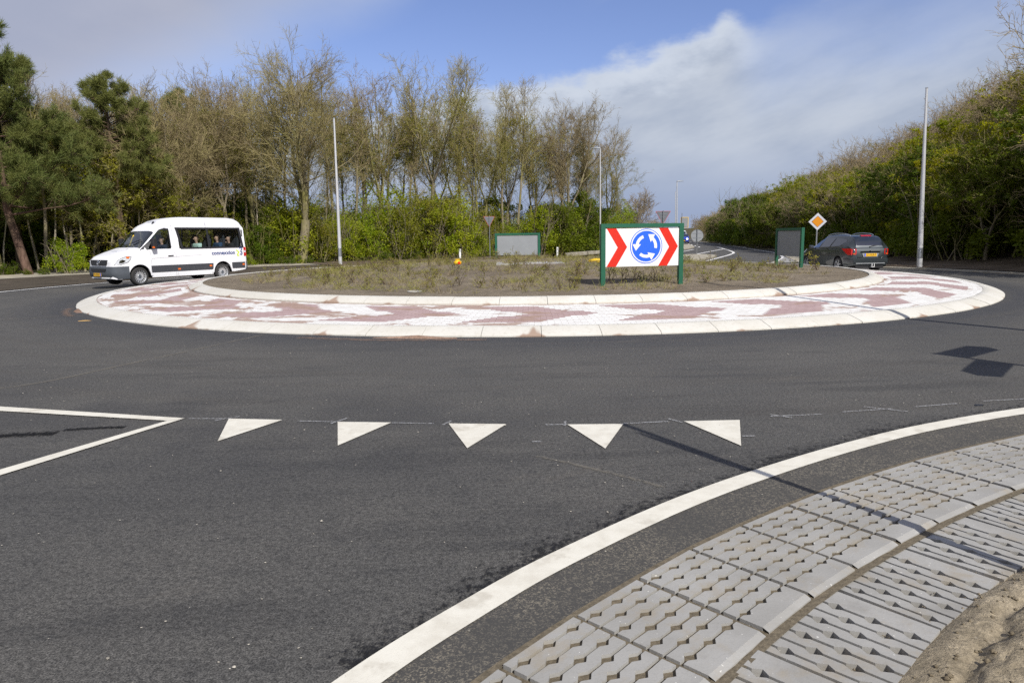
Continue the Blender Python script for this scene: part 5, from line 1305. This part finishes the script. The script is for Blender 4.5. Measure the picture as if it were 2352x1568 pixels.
def leaf_mat(name, c1, c2, c3, trans=.35):
    m = M(name, 0.6, .25); nt = m.nt; rnd = m.rnd(); p = m.obj()
    f = m.noise(p, .75, 4, .6); g = m.noise(p, 7, 2)
    c = m.mix((f + (rnd - .5) * .35).ss(.35, .65), c1, c2); c = m.mix(g.ss(.5, .72) * .7, c, c3)
    m.col(c)
    tl = m.n('ShaderNodeBsdfTranslucent'); nt.links.new(c.s, tl.inputs[0])
    mx = m.n('ShaderNodeMixShader'); mx.inputs[0].default_value = trans
    nt.links.new(m.b.outputs[0], mx.inputs[1]); nt.links.new(tl.outputs[0], mx.inputs[2]); m.surface(mx.outputs[0]); return m.m
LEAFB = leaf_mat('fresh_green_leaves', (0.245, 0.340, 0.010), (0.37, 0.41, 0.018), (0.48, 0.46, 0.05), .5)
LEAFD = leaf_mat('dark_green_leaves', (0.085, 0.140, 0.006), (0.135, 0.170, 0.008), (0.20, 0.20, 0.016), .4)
LEAFG = leaf_mat('hillside_leaves', (0.235, 0.295, 0.004), (0.37, 0.35, 0.010), (0.46, 0.40, 0.02), .55)
LEAFO = leaf_mat('olive_young_leaves', (0.205, 0.220, 0.012), (0.285, 0.270, 0.024), (0.33, 0.28, 0.05), .45)
NEEDLE = leaf_mat('pine_needles', (0.130, 0.165, 0.042), (0.195, 0.210, 0.055), (0.26, 0.26, 0.08), .35)

def leaves(name, centers, n, spread, size, mat, seed, flat=.0):
    """n leaf faces scattered round each centre (x, y, z, radius)"""
    rg = np.random.default_rng(seed); Cn = np.asarray(centers, float); i = rg.integers(0, len(Cn), n)
    u = rg.normal(size=(n, 3)); u /= np.linalg.norm(u, axis=1, keepdims=True); rr_ = rg.random((n, 1)) ** .45
    P = Cn[i, :3] + u * rr_ * Cn[i, 3:4] * spread
    a = rg.normal(size=(n, 3)); a[:, 2] *= .6; a /= np.linalg.norm(a, axis=1, keepdims=True)
    b = np.cross(a, rg.normal(size=(n, 3))); b /= np.linalg.norm(b, axis=1, keepdims=True)
    s = size * (0.6 + .8 * rg.random((n, 1)))
    V = np.stack([P - a * s, P - b * s * .55, P + a * s, P + b * s * .55], 1).reshape(-1, 3)
    F = np.arange(n * 4).reshape(n, 4)
    return mesh_np(name, V, F, mat)
def blob(rng, h, w, nc, low=0.05):
    """clump centres of a bush: several uneven shoots"""
    o = []; tops = [(rng.uniform(-w, w) * .6, rng.uniform(-w, w) * .6, h * rng.uniform(.6, 1.0)) for _ in range(5)]
    for _ in range(nc):
        t = rng.choice(tops); z = h * low + (t[2] - h * low) * rng.random() ** .8; k = 1 - .62 * (z / t[2]) ** 1.6
        a = rng.uniform(0, 2 * math.pi); q = w * k * math.sqrt(rng.random())
        o.append((t[0] * (z / h) * .8 + q * math.cos(a), t[1] * (z / h) * .8 + q * math.sin(a), z, rng.uniform(.12, .30) * (h / 2.2) ** .5 * 1.3))
    return o
def bush_stems(rng, h, w, n):
    out = []
    for _ in range(n):
        a = rng.uniform(0, 6.28); d = Vector((math.cos(a) * rng.uniform(.1, .55), math.sin(a) * rng.uniform(.1, .55), 1)).normalized()
        L = h * rng.uniform(.7, 1.1)
        nd = grow(rng, Vector((rng.uniform(-.3, .3) * w, rng.uniform(-.3, .3) * w, -.1)), d, L, 5, .018 + h * .004, .006, .13, .05, out)
        for _k in range(6):
            i = rng.randrange(1, 5); grow(rng, nd[i][0], side_dir(rng, nd[i][1], R(40)), L * rng.uniform(.15, .4), 3, .010, .005, .2, .06, out)
    return out

PROTO = {}; TOP = {}
def proto(key, parts): PROTO[key] = parts
def plant(key, name, cat, x, y, s, label, group, rz=None, z=None, sz=None, tilt=None):
    o = thing(name, label, cat, (x, y, land(x, y) - 0.05 if z is None else z), RNG.uniform(0, 6.28) if rz is None else rz, group)
    o.scale = (s, s, sz or s)
    if tilt: o.rotation_euler = (tilt[0], tilt[1], o.rotation_euler.z)
    for nm, me in PROTO[key]:
        c = bpy.data.objects.new(nm, me); link(c, o)
    return o
RNG = random.Random(7)
def mk_tree(key, *a, bark=BARK, twigm=TWIG, leaf=None, **k):
    T, C_ = bare_tree(*a, **k); parts = [('trunk', tubes('trunk', T, bark, 7)), ('crown', tubes('crown', C_, twigm, 3))]
    if leaf:
        lm, n, size, zmin, zmax = leaf; rr2 = random.Random(a[0])
        cs = [(c[3], c[4], c[5], .22) for c in C_ if zmin < c[5] < zmax]; cs = rr2.sample(cs, min(len(cs), 900))
        parts.append(('leaves', leaves('leaves', cs, n, 1.0, size, lm, a[0])))
    proto(key, parts); zt_ = sorted(q[5] for q in C_); TOP[key] = zt_[int(len(zt_) * .997)]
# tall slender grove trees (unit height about 14 m)
for i in range(5): mk_tree('slim%d' % i, 20 + i, 14.0, 0.36 + .05 * (i % 3), 2.7 + .25 * (i % 2), 27, 34, .125, dens=.80, wig=.13, twig=.0068, lean=(RNG.uniform(-.05, .05), RNG.uniform(-.05, .05)), up2=.11, leaf=(LEAFO, 4200, .042, 1.5, 11.5))
for i in range(2): mk_tree('fork%d' % i, 40 + i, 14.0, 0.30 + .08 * i, 3.2, 30, 38, .155, fork=3, dens=.80, twig=.0068, wig=.15, up2=.09, leaf=(LEAFO, 4200, .042, 1.5, 11.0))
mk_tree('oak', 53, 14.6, 0.22, 4.5, 56, 54, .35, fork=3, dens=.95, wig=.15, up2=.05, fs=(.10, .34), twig=.0068)
mk_tree('round', 61, 13.5, 0.27, 4.3, 48, 44, .22, fork=4, dens=.95, wig=.15, up2=.05)
mk_tree('scrub0', 71, 8.0, 0.12, 3.0, 34, 50, .12, fork=4, dens=.85, wig=.28, twigm=TWIGB, bark=BARKG, up2=.05)
mk_tree('scrub1', 72, 8.0, 0.10, 3.3, 34, 55, .13, fork=5, dens=.85, wig=.30, twigm=TWIGB, bark=BARKG, up2=.06)
mk_tree('scrub2', 73, 8.0, 0.12, 3.1, 34, 50, .12, fork=4, dens=.8, wig=.25, twigm=TWIGB, bark=BARK, up2=.06, leaf=(LEAFO, 6500, .070, 1.0, 7.6))
for i in range(3): mk_tree('leafy%d' % i, 75 + i, 8.0, 0.16, 3.0, 40, 50, .13, fork=4, dens=.6, wig=.24, bark=BARK, up2=.05, leaf=((LEAFG, LEAFG, LEAFD)[i], 15000, .080, 1.2, 8.2))
mk_tree('thicket', 81, 9.5, 0.22, 2.9, 50, 46, .11, fork=3, dens=.9, wig=.24, bark=BARK, twigm=TWIG, up2=.03)
mk_tree('thicket1', 82, 9.5, 0.18, 3.2, 55, 46, .11, fork=3, dens=.9, wig=.26, bark=BARK, twigm=TWIG, up2=.02)
mk_tree('haw', 91, 7.0, 0.12, 2.8, 40, 45, .13, fork=4, dens=.8, wig=.22, up2=.04, leaf=(LEAFO, 14000, .075, .8, 7.2))
mk_tree('pole0', 95, 9.0, 0.55, 1.2, 18, 40, .075, dens=.7, wig=.16, lean=(.05, .02), bark=BARKG)
mk_tree('pole1', 96, 9.0, 0.60, 1.0, 16, 40, .065, dens=.7, wig=.18, lean=(-.06, .02), bark=BARKG)
mk_tree('far', 97, 8.0, 0.18, 3.3, 44, 40, .17, fork=4, dens=.85, wig=.14, twigm=TWIGB, twig=.012, up2=.03)
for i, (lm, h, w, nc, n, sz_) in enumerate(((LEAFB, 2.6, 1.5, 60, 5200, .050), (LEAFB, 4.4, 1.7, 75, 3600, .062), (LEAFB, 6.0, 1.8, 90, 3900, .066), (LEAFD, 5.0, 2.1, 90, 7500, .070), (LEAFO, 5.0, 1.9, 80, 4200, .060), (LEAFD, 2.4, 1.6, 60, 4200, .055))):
    rg = random.Random(200 + i)
    proto('bush%d' % i, [('foliage', leaves('foliage', blob(rg, h, w, nc), n, 1.0, sz_, lm, 300 + i)), ('stems', tubes('stems', bush_stems(rg, h, w, 12), BARK, 4))])
# pines
def pine(key, seed, H, cb, spread, ntuft, r0, lean=(0, 0), top=.9, dn=3.6):
    rng = random.Random(seed); T, C_, cs = [], [], []
    st = grow(rng, Vector((0, 0, -.3)), Vector((lean[0], lean[1], 1)).normalized(), H * 4 / 14, 4, r0 * 1.1, r0 * .86, .02, 0, T)
    st += grow(rng, st[-1][0], Vector((lean[0] * .12, 0, 1)).normalized(), H * 10 / 14, 10, r0 * .86, .04, .03, .03, T)[1:]
    for k in range(46):
        t = cb + (1 - cb) * (k + rng.random()) / 46 * .985; i = min(int(t * 14), 13); p = st[i][0].lerp(st[i + 1][0], t * 14 - i)
        q = (t - cb) / (1 - cb); L = spread * (1 - q) ** .62 * rng.uniform(.65, 1.05) + .35
        a = rng.uniform(0, 6.28); d = Vector((math.cos(a), math.sin(a), rng.uniform(-.12, .22) + .5 * q)).normalized()
        lim = grow(rng, p, d, L, 6, min(.07, .02 + L * .012), .012, .13, .05, C_)
        for b_ in range(int(5 + L * dn)):
            i2 = rng.randrange(2, 7); j = min(i2, 5)
            br = grow(rng, lim[j][0].lerp(lim[j + 1][0], rng.random()), side_dir(rng, lim[j][1], R(rng.uniform(25, 65))), L * rng.uniform(.1, .26) + .2, 3, .012, .007, .2, .12, C_)
            cs += [(*br[-1][0], .30, *br[-1][1]), (*br[2][0], .26, *br[2][1])]
            if rng.random() < .5: cs.append((*br[1][0], .24, *br[1][1]))
    rg = np.random.default_rng(seed); Cn = np.asarray(cs); m_ = 46
    i = np.repeat(np.arange(len(Cn)), m_); n = len(i)
    d = rg.normal(size=(n, 3)) * .75 + Cn[i, 4:7] * .75 + np.array([0, 0, .25]); d /= np.linalg.norm(d, axis=1, keepdims=True)
    b = np.cross(d, rg.normal(size=(n, 3))); b /= np.linalg.norm(b, axis=1, keepdims=True)
    P = Cn[i, :3] + rg.normal(size=(n, 3)) * .07; L = Cn[i, 3:4] * (.6 + .6 * rg.random((n, 1)))
    V = np.stack([P - b * .011, P + b * .011, P + d * L + b * .004, P + d * L - b * .004], 1).reshape(-1, 3)
    TOP[key] = float(np.percentile(V[:, 2], 99.8))
    proto(key, [('trunk', tubes('trunk', T, BARKP, 9)), ('branches', tubes('branches', C_, BARKP, 4)), ('needles', mesh_np('needles', V, np.arange(n * 4).reshape(n, 4), NEEDLE))])
pine('pine0', 401, 13.6, .27, 4.6, 0, .22, (-.24, .0), dn=7.0); pine('pine1', 402, 12.6, .52, 3.0, 0, .19); pine('pine2', 403, 12.0, .30, 3.4, 0, .22)

def px_of(x, D): return 1176 + x / D * 1600
def wx(px, D): return (px - 1176) / 1600 * D
def tree_at(key, name, px, D, ytop, label, group, unit, cat='tree', wid=None, tilt=None, rz=None):
    x = wx(px, D); hor = 545 - 0.0145 * (px - 1176); H = (hor - ytop) / 1600 * D + CAM_H - land(x, D)
    s = H / TOP.get(key, unit)
    return plant(key, name, cat, x, D, wid * s if wid else s, label, group, rz, None, s, tilt)
def line_D(px): return float(np.interp(px, [-300, -100, 0, 200, 400, 700, 1000, 1300, 1440], [38, 40, 42, 46, 50, 57, 63, 71, 76]))

GT = 'bare trees at the front of the grove'
front = [('slim0', 118, -1, 175, 'grey bare tree with fine pale twigs between the two pines'), ('slim2', 175, 1, 215, 'thin bare tree just left of the narrow pine'),
    ('slim3', 350, 3, 205, 'bare tree close behind the right flank of the narrow pine'), ('thicket', 395, 0, 225, 'tangled bare tree right of the narrow pine, above the front of the minibus'),
    ('thicket1', 455, 0, 200, 'broad tangled bare tree with arching branches above the minibus roof'), ('fork0', 540, 0, 178, 'bare forked tree rising behind the rear end of the minibus'),
    ('fork1', 600, 2, 160, 'dense bare tree leaning against the left side of the big oak'), ('oak', 700, -3, 130, 'largest bare oak with a thick pale trunk and wide crown, left of the silver mast'),
    ('slim4', 775, 1, 165, 'bare tree with a thin trunk directly behind the silver mast'), ('slim1', 823, 0, 205, 'slender bare tree with a crooked pale stem right of the silver mast'),
    ('fork0', 893, 0, 165, 'bare tree forking low above bright bushes, between the silver mast and the yellow bag'), ('slim2', 945, 2, 190, 'slender bare tree above the bright bushes left of the yellow bag'),
    ('fork1', 1003, 1, 140, 'tall bare tree with a wispy split top above the yellow bag'), ('slim0', 1052, 3, 150, 'tall bare tree whose thin side branches reach towards the white cloud'),
    ('slim3', 1105, 2, 260, 'lower bare tree behind the slender give-way sign'), ('slim4', 1160, 2, 205, 'bare tree with upright limbs behind the left edge of the blank grey board'),
    ('slim1', 1190, 0, 190, 'tall straight bare tree directly above the blank grey board'), ('slim3', 1232, 3, 270, 'thin bare tree above the right post of the blank grey board'),
    ('round', 1300, 0, 240, 'round-crowned bare tree right of the blank grey board'), ('slim2', 1352, 1, 262, 'bare tree with a curved trunk just left of the chevron board'),
    ('fork0', 1395, 3, 300, 'outermost bare tree at the right end of the grove, beside the street lamp')]
for key, px, dD, yt, lab in front:
    unit = {'oak': 14.2, 'round': 13.2, 'thicket': 9.2, 'thicket1': 9.2}.get(key, 13.6)
    tree_at(key, 'bare_oak' if key == 'oak' else 'bare_tree', px, line_D(px) + dD, yt, lab, GT, unit)
sky_px = [-120, 0, 100, 200, 320, 420, 560, 640, 700, 790, 860, 950, 1010, 1050, 1130, 1200, 1240, 1330, 1400, 1430]
sky_y = [150, 180, 190, 215, 205, 220, 200, 190, 190, 205, 215, 215, 205, 220, 255, 245, 290, 290, 330, 420]
n_ = 0
for row_ in range(3):
    px = -130 + row_ * 17
    while px < (1425 if row_ < 2 else 640):
        D = line_D(px) + 4 + row_ * 8 + RNG.uniform(-2, 2)
        key = RNG.choice(['slim0', 'slim1', 'slim2', 'slim3', 'slim4', 'fork1'])
        yt = float(np.interp(px, sky_px, sky_y)) + RNG.uniform(-5, 55) + row_ * 8
        tree_at(key, 'bare_tree', px, D, yt, 'slender bare tree inside the grove, behind its front row', 'bare trees inside the grove', 13.6, wid=RNG.uniform(.85, 1.1)); n_ += 1
        px += RNG.uniform(40, 70) * (1 if px > 640 else .68)
for px, dD, yt, key in ((135, 0, 330, 'pole0'), (178, 1, 360, 'pole1'), (205, -1, 340, 'pole0'), (225, 2, 370, 'pole1'), (262, 1, 380, 'pole0'), (20, 1, 380, 'pole1'), (98, 3, 400, 'pole0'), (300, 2, 380, 'pole1'), (600, 1, 380, 'pole0'), (655, 2, 390, 'pole1'), (738, 2, 400, 'pole1'), (985, 1, 370, 'pole0'), (1120, 3, 350, 'pole1'), (1258, 2, 380, 'pole0'), (1330, 4, 370, 'pole1')):
    tree_at(key, 'young_tree', px, line_D(px) + dD - 1, yt, 'thin pale young stem standing at the edge of the grove', 'thin young stems at the edge of the grove', 8.8)
# pines at the left
tree_at('pine0', 'pine_tree', 78, 41, 72, 'large dark pine with a leaning reddish trunk at the left edge', 'pines at the left of the grove', 13.4, rz=0.0)
tree_at('pine2', 'pine_tree', -30, 44, 150, 'pine standing left of the large leaning pine, half outside the picture', 'pines at the left of the grove', 11.8, wid=1.15)
tree_at('pine2', 'pine_tree', 58, 46.5, 235, 'full low pine close behind the large leaning pine', 'pines at the left of the grove', 11.8, wid=1.25, rz=2.4)
tree_at('pine1', 'pine_tree', 292, 46, 190, 'narrow dark pine with a straight reddish trunk left of the minibus', 'pines at the left of the grove', 12.4, rz=2.0 + math.pi, wid=1.05)
tree_at('pine1', 'pine_tree', 452, 66, 225, 'dark pine top showing behind the bare trees above the minibus', 'pines at the left of the grove', 12.4)
# young green shrubs along the grove
BG = 'fresh green bushes at the foot of the grove'
for px, dD, h, key, lab in ((160, -4, 560, 'bush0', 'small bright green bush at the wood edge in front of the minibus'), (330, -1, 335, 'haw', 'olive green hawthorn rising behind the windscreen of the minibus'), (420, -1, 415, 'haw', 'spreading olive green hawthorn behind the minibus roof')):
    if key == 'bush0': plant('bush0', 'bush', 'bush', wx(px, 41.5), 41.5, .92, lab, BG)
    else: tree_at(key, 'hawthorn', px, line_D(px) + dD, h, lab, BG, 7.0)
px = 560
while px < 1440:
    D = line_D(px) + RNG.uniform(-2.5, 1.5); tall = float(np.interp(px, [560, 640, 680, 760, 900, 1000, 1150, 1250, 1330, 1440], [520, 500, 440, 470, 450, 470, 480, 450, 450, 500])) + RNG.uniform(-45, 60)
    key = RNG.choice(['bush1', 'bush1', 'bush2', 'bush4'] if px < 1250 else ['bush1', 'bush3', 'bush2'])
    if px < 640: key = 'bush3'
    unit = {'bush1': 4.3, 'bush2': 5.8, 'bush3': 4.9, 'bush4': 4.9}[key]
    tree_at(key, 'bush', px, D, tall, 'fresh green bush in the leafy band below the grove trees', BG, unit, 'bush', wid=RNG.uniform(.9, 1.25)); px += RNG.uniform(14, 24)
px = 560
while px < 1440:
    D = line_D(px) + 5 + RNG.uniform(-2, 6); key = RNG.choice(['bush3', 'bush3', 'bush2']); unit = {'bush2': 5.8, 'bush3': 4.9}[key]
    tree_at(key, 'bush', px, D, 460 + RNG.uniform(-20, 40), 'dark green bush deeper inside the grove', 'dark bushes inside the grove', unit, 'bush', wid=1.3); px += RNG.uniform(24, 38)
px = -160
while px < 600:
    D = line_D(px) + 9 + RNG.uniform(-3, 10); key = RNG.choice(['bush3', 'bush3', 'bush5'])
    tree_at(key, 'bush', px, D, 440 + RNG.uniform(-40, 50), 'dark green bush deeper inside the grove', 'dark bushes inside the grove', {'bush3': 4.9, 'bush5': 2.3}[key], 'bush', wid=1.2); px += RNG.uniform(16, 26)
# low growth along the verge in front of the trees
px = -120
while px < 1450:
    D = line_D(px) - RNG.uniform(1.5, 4.0); x = wx(px, D)
    if not (120 < px < 215):
        plant(RNG.choice(['bush5', 'bush0', 'bush5']), 'low_shrub', 'shrub', x, D, RNG.uniform(.16, .42), 'low shrub at the foot of the grove along the verge', 'low shrubs along the verge'); 
    px += RNG.uniform(16, 30) * (1.0 if px > 500 else 1.3)

# far single tree and the hillside wood on the right
tree_at('far', 'bare_tree', 1462, 140, 438, 'small rounded bare tree standing alone above the chevron board', 'bare trees along the far road', 7.7, wid=1.0)
for px, yt, D in ((1418, 492, 130), (1437, 498, 135), (1490, 500, 150), (1505, 503, 160), (1520, 505, 165)):
    tree_at('scrub1', 'bare_shrub', px, D, yt, 'low brown scrub below the lone rounded tree', 'low scrub by the far road', 7.6, 'shrub', wid=1.3)
HW = 'trees of the hillside wood'
y = -8.0; k_ = 0
while y < 165:
    base = woodx(y); step = 2.3 if y < 60 else (3.0 if y < 100 else 4.5)
    prof = float(np.interp(y, [0, 32, 45, 58, 72, 86, 110, 130, 165], [8.6, 8.8, 8.6, 8.0, 7.8, 7.0, 6.6, 7.2, 7.0]))
    for row_, ds in enumerate((0.4, 4.0, 8.5, 13.5, 19.0) if y < 80 else (0.4, 4.5, 9.5)):
        x = base + ds + RNG.uniform(-1.2, 1.2); yy = y + RNG.uniform(-1.4, 1.4)
        key = RNG.choice((['leafy0', 'leafy2', 'leafy2', 'scrub0'], ['leafy0', 'leafy1', 'scrub2', 'scrub0', 'leafy1'], ['scrub1', 'scrub2', 'scrub0', 'scrub1', 'leafy1'], ['scrub0', 'scrub2', 'scrub2', 'scrub1'], ['scrub0', 'scrub2', 'scrub1'])[row_])
        if y > 92: key = RNG.choice(['scrub0', 'scrub1', 'scrub2'])
        h = prof * RNG.uniform(.85, 1.1) * ((.72, .92, 1.0, 1.0, 1.0)[row_]) * (1.0 + .16 * ss(46, 36, y) if row_ < 2 or y > 50 else 1.0 + .2 * ss(50, 38, y))
        lab = {0: 'tree at the front edge of the hillside wood, leaning over the verge', 1: 'leafy tree in the second row of the hillside wood'}.get(row_, 'bare crooked tree high on the wooded hillside')
        plant(key, 'scrub_tree', 'tree', x, yy, h / 7.8, lab, HW, sz=h / TOP[key]); k_ += 1
    y += step
y = -6.0
while y < 118:
    base = woodx(y)
    for ds, key, h in ((-0.2, 'bush3', 4.6), (1.6, 'bush3', 6.2), (4.2, 'bush2' if RNG.random() < .3 else 'bush4', 5.5)):
        if RNG.random() < .12: continue
        unit = {'bush2': 5.8, 'bush3': 4.9, 'bush4': 4.9}[key]; s = h * RNG.uniform(.75, 1.15) / unit
        plant(key, 'bush', 'bush', base + ds + RNG.uniform(-.5, .8), y + RNG.uniform(-1, 1), s * 1.15, 'dark leafy bush filling the foot of the hillside wood', 'bushes of the hillside wood', sz=s)
    y += 2.6 if y < 70 else 3.6
for px, D in ((1648, 112), (1662, 108)):
    plant('bush4', 'bush', 'bush', wx(px, D), D, .62, 'rounded yellow-green bush by the white box at the far bend', 'bushes at the far bend')

# ------------------------------------------------------------------ young shrubs planted on the island
def rose(seed, leafy):
    rg = random.Random(seed); T = []; cs = []
    for _ in range(rg.randint(3, 6)):
        a = rg.uniform(0, 6.28); d = Vector((math.cos(a) * rg.uniform(.2, 1.0), math.sin(a) * rg.uniform(.2, 1.0), 1)).normalized(); L = rg.uniform(.22, .5)
        nd = grow(rg, Vector((0, 0, -.03)), d, L, 4, .0075, .004, .22, .02, T)
        for _k in range(rg.randint(2, 4)):
            i = rg.randrange(1, 5); b2 = grow(rg, nd[i][0], side_dir(rg, nd[i][1], R(48)), L * rg.uniform(.2, .5), 2, .0045, .003, .2, .04, T); cs.append((*b2[-1][0], .055))
        cs.append((*nd[-1][0], .05))
    return [('stems', tubes('stems', T, ROSEB, 4)), ('foliage', leaves('foliage', cs, leafy, 1.0, .021, ROSEL, seed))]
ROSEB = simple('dark_shrub_stem', (0.115, 0.080, 0.045), .9); ROSEL = leaf_mat('yellow_green_shrub_leaves', (0.24, 0.26, 0.03), (0.33, 0.30, 0.05), (0.26, 0.17, 0.05), .4)
for i in range(6): proto('rose%d' % i, rose(500 + i, (45, 80, 130, 30, 100, 60)[i]))
def rose_at(x, y, s, lab, grp, key=None):
    plant(key or 'rose%d' % RNG.randrange(6), 'young_shrub', 'shrub', x, y, s, lab, grp, z=island_z(x, y))
for u in (-.75, -.42, -.1, .22, .55, .8):
    a = R(12.5); x = 3.205 + u * math.cos(a) - .38 * math.sin(a); yv = 17.12 + u * math.sin(a) + .38 * math.cos(a)
    rose_at(x, yv, RNG.uniform(.8, 1.05), 'bare-stemmed young shrub standing in the gap below the chevron board panel', 'young shrubs below the chevron board', RNG.choice(['rose0', 'rose3']))
k_ = 0
while k_ < 280:
    a = RNG.uniform(-180, 180); r = math.sqrt(RNG.uniform(9, 100)); x, yv = CX + r * math.cos(R(a)), CY + r * math.sin(R(a))
    if r > 9.2 or (yv < 19.2 and 1.9 < x < 4.6) or mnoise.noise(Vector((x * .4, yv * .4, 3))) < -.22: continue
    if yv > CY + 6 and RNG.random() < .6: continue
    rose_at(x, yv, RNG.uniform(.5, .9), 'low young shrub with thin stems and sparse yellow-green leaves, planted in the island soil', 'young shrubs planted on the island'); k_ += 1
x, yv = 10.3, 23.4; rose_at(x, yv, 1.5, 'bushiest yellow-green young shrub, at the island edge below the dark grey car', 'young shrubs planted on the island', 'rose2')

# dry straw-coloured weeds covering the island soil between the shrubs
rgw = np.random.default_rng(77); n = 6500
aw = rgw.uniform(-math.pi, math.pi, n); rw = np.sqrt(rgw.uniform(0, 96, n)); xw = CX + rw * np.cos(aw); yw = CY + rw * np.sin(aw)
keep = np.array([mnoise.noise(Vector((x * .55, y * .55, 8.0))) > -.12 for x, y in zip(xw, yw)]); xw, yw = xw[keep], yw[keep]
zw = np.array([island_z(x, y) for x, y in zip(xw, yw)]); B = np.repeat(np.stack([xw, yw, zw], 1), 7, 0); n = len(B)
dw = rgw.normal(size=(n, 3)) * np.array([1, 1, .35]) + np.array([0, 0, .9]); dw /= np.linalg.norm(dw, axis=1, keepdims=True)
sw = np.cross(dw, rgw.normal(size=(n, 3))); sw /= np.linalg.norm(sw, axis=1, keepdims=True); Lw = rgw.uniform(.05, .26, (n, 1)); B = B + rgw.normal(size=(n, 3)) * np.array([.05, .05, 0])
Vw = np.stack([B - sw * .004, B + sw * .004, B + dw * Lw + sw * .0015, B + dw * Lw - sw * .0015], 1).reshape(-1, 3)
m = M('straw_weeds', 0.9, .1); p = m.pos(); f = m.noise(p, 1.3, 4)
m.col(m.mix(f.ss(.36, .62), (0.255, 0.20, 0.115), (0.225, 0.22, 0.055)))
tag(link(bpy.data.objects.new('weeds', mesh_np('weeds', Vw, np.arange(n * 4).reshape(n, 4), m.m))), 'thin straw and olive weeds covering the island soil', 'weeds', kind='stuff')
# pale dust trails and reddish dust on the asphalt
def dust(name, c, thr, k):
    m = M(name, 0.95, .1); p = m.pos(); u, v, _ = m.uv()
    a = (m.noise(m.vec(u * 3, v * 1.6, 0), 2.2, 6, .7) * 1.0 - (v - .5).abs() * .9 + m.noise(p, 45, 4, .7) * .45).ss(thr, thr + .28) * k
    m.col(c); m.nt.links.new(a.s, m.b.inputs['Alpha']); return m.m
DUST = dust('pale_dust', (0.21, 0.19, 0.155), .52, .55); RDUST = dust('reddish_dust', (0.26, 0.18, 0.135), .50, .5)
def trail(pts, w, mat, n=40): ribbon('dust_trail', smooth_curve(pts, n), w, mat, 0.005, uvv=True)
trail([(-7.5, 7.2), (-5.83, 7.77), (-5.18, 9.32), (-4.32, 12.1)], .22, DUST)
trail([(-11.3, 15.1), (-10.7, 15.45), (-10.0, 15.9)], .25, DUST)
trail([(-3.6, 11.62), (-2.6, 11.3), (-1.5, 11.12), (-.4, 11.08)], .55, RDUST)
trail([(-9.9, 15.6), (-10.6, 16.5), (-11.2, 17.6)], .5, RDUST)
trail([(.17, 5.02), (.55, 4.72), (.98, 4.33)], .13, DUST)
trail([(-4.75, 5.75), (-4.35, 5.8), (-3.95, 5.85)], .28, dust('oil_patch', (0.012, 0.012, 0.013), .42, .85)); trail([(-3.95, 5.95), (-3.7, 6.0), (-3.45, 6.02)], .16, bpy.data.materials['oil_patch'])
ribbon('sand_edge', PAVc, .035, BEDSAND, 0.0075, .0)
# pale chips and grit lying on the asphalt near the viewer
rga = np.random.default_rng(9); Vc, Fc = [], []
for _ in range(900):
    bx, by = rga.uniform(-7, 5), 2.2 + rga.random() ** 1.3 * 9
    if right_of_pav(bx, by) > -0.1: continue
    r = rga.uniform(.002, .007) * (1.8 if rga.random() < .06 else 1); b = len(Vc)
    for vx, vy, vz_ in ((1, 0, 0), (.2, .8, .1), (-.85, .4, 0), (-.6, -.6, .1), (.4, -.8, 0), (.1, .05, .5)): Vc.append((bx + r * (vx + rga.uniform(-.3, .3)), by + r * (vy + rga.uniform(-.3, .3)), .007 + r * vz_))
    for j in range(5): Fc.append((b + j, b + (j + 1) % 5, b + 5))
tag(link(bpy.data.objects.new('road_grit', mesh_np('road_grit', Vc, Fc, simple('pale_grit', (0.36, 0.33, 0.27), .9, .5, 3.0)))), 'pale chips and grit scattered on the asphalt', 'grit', kind='stuff')
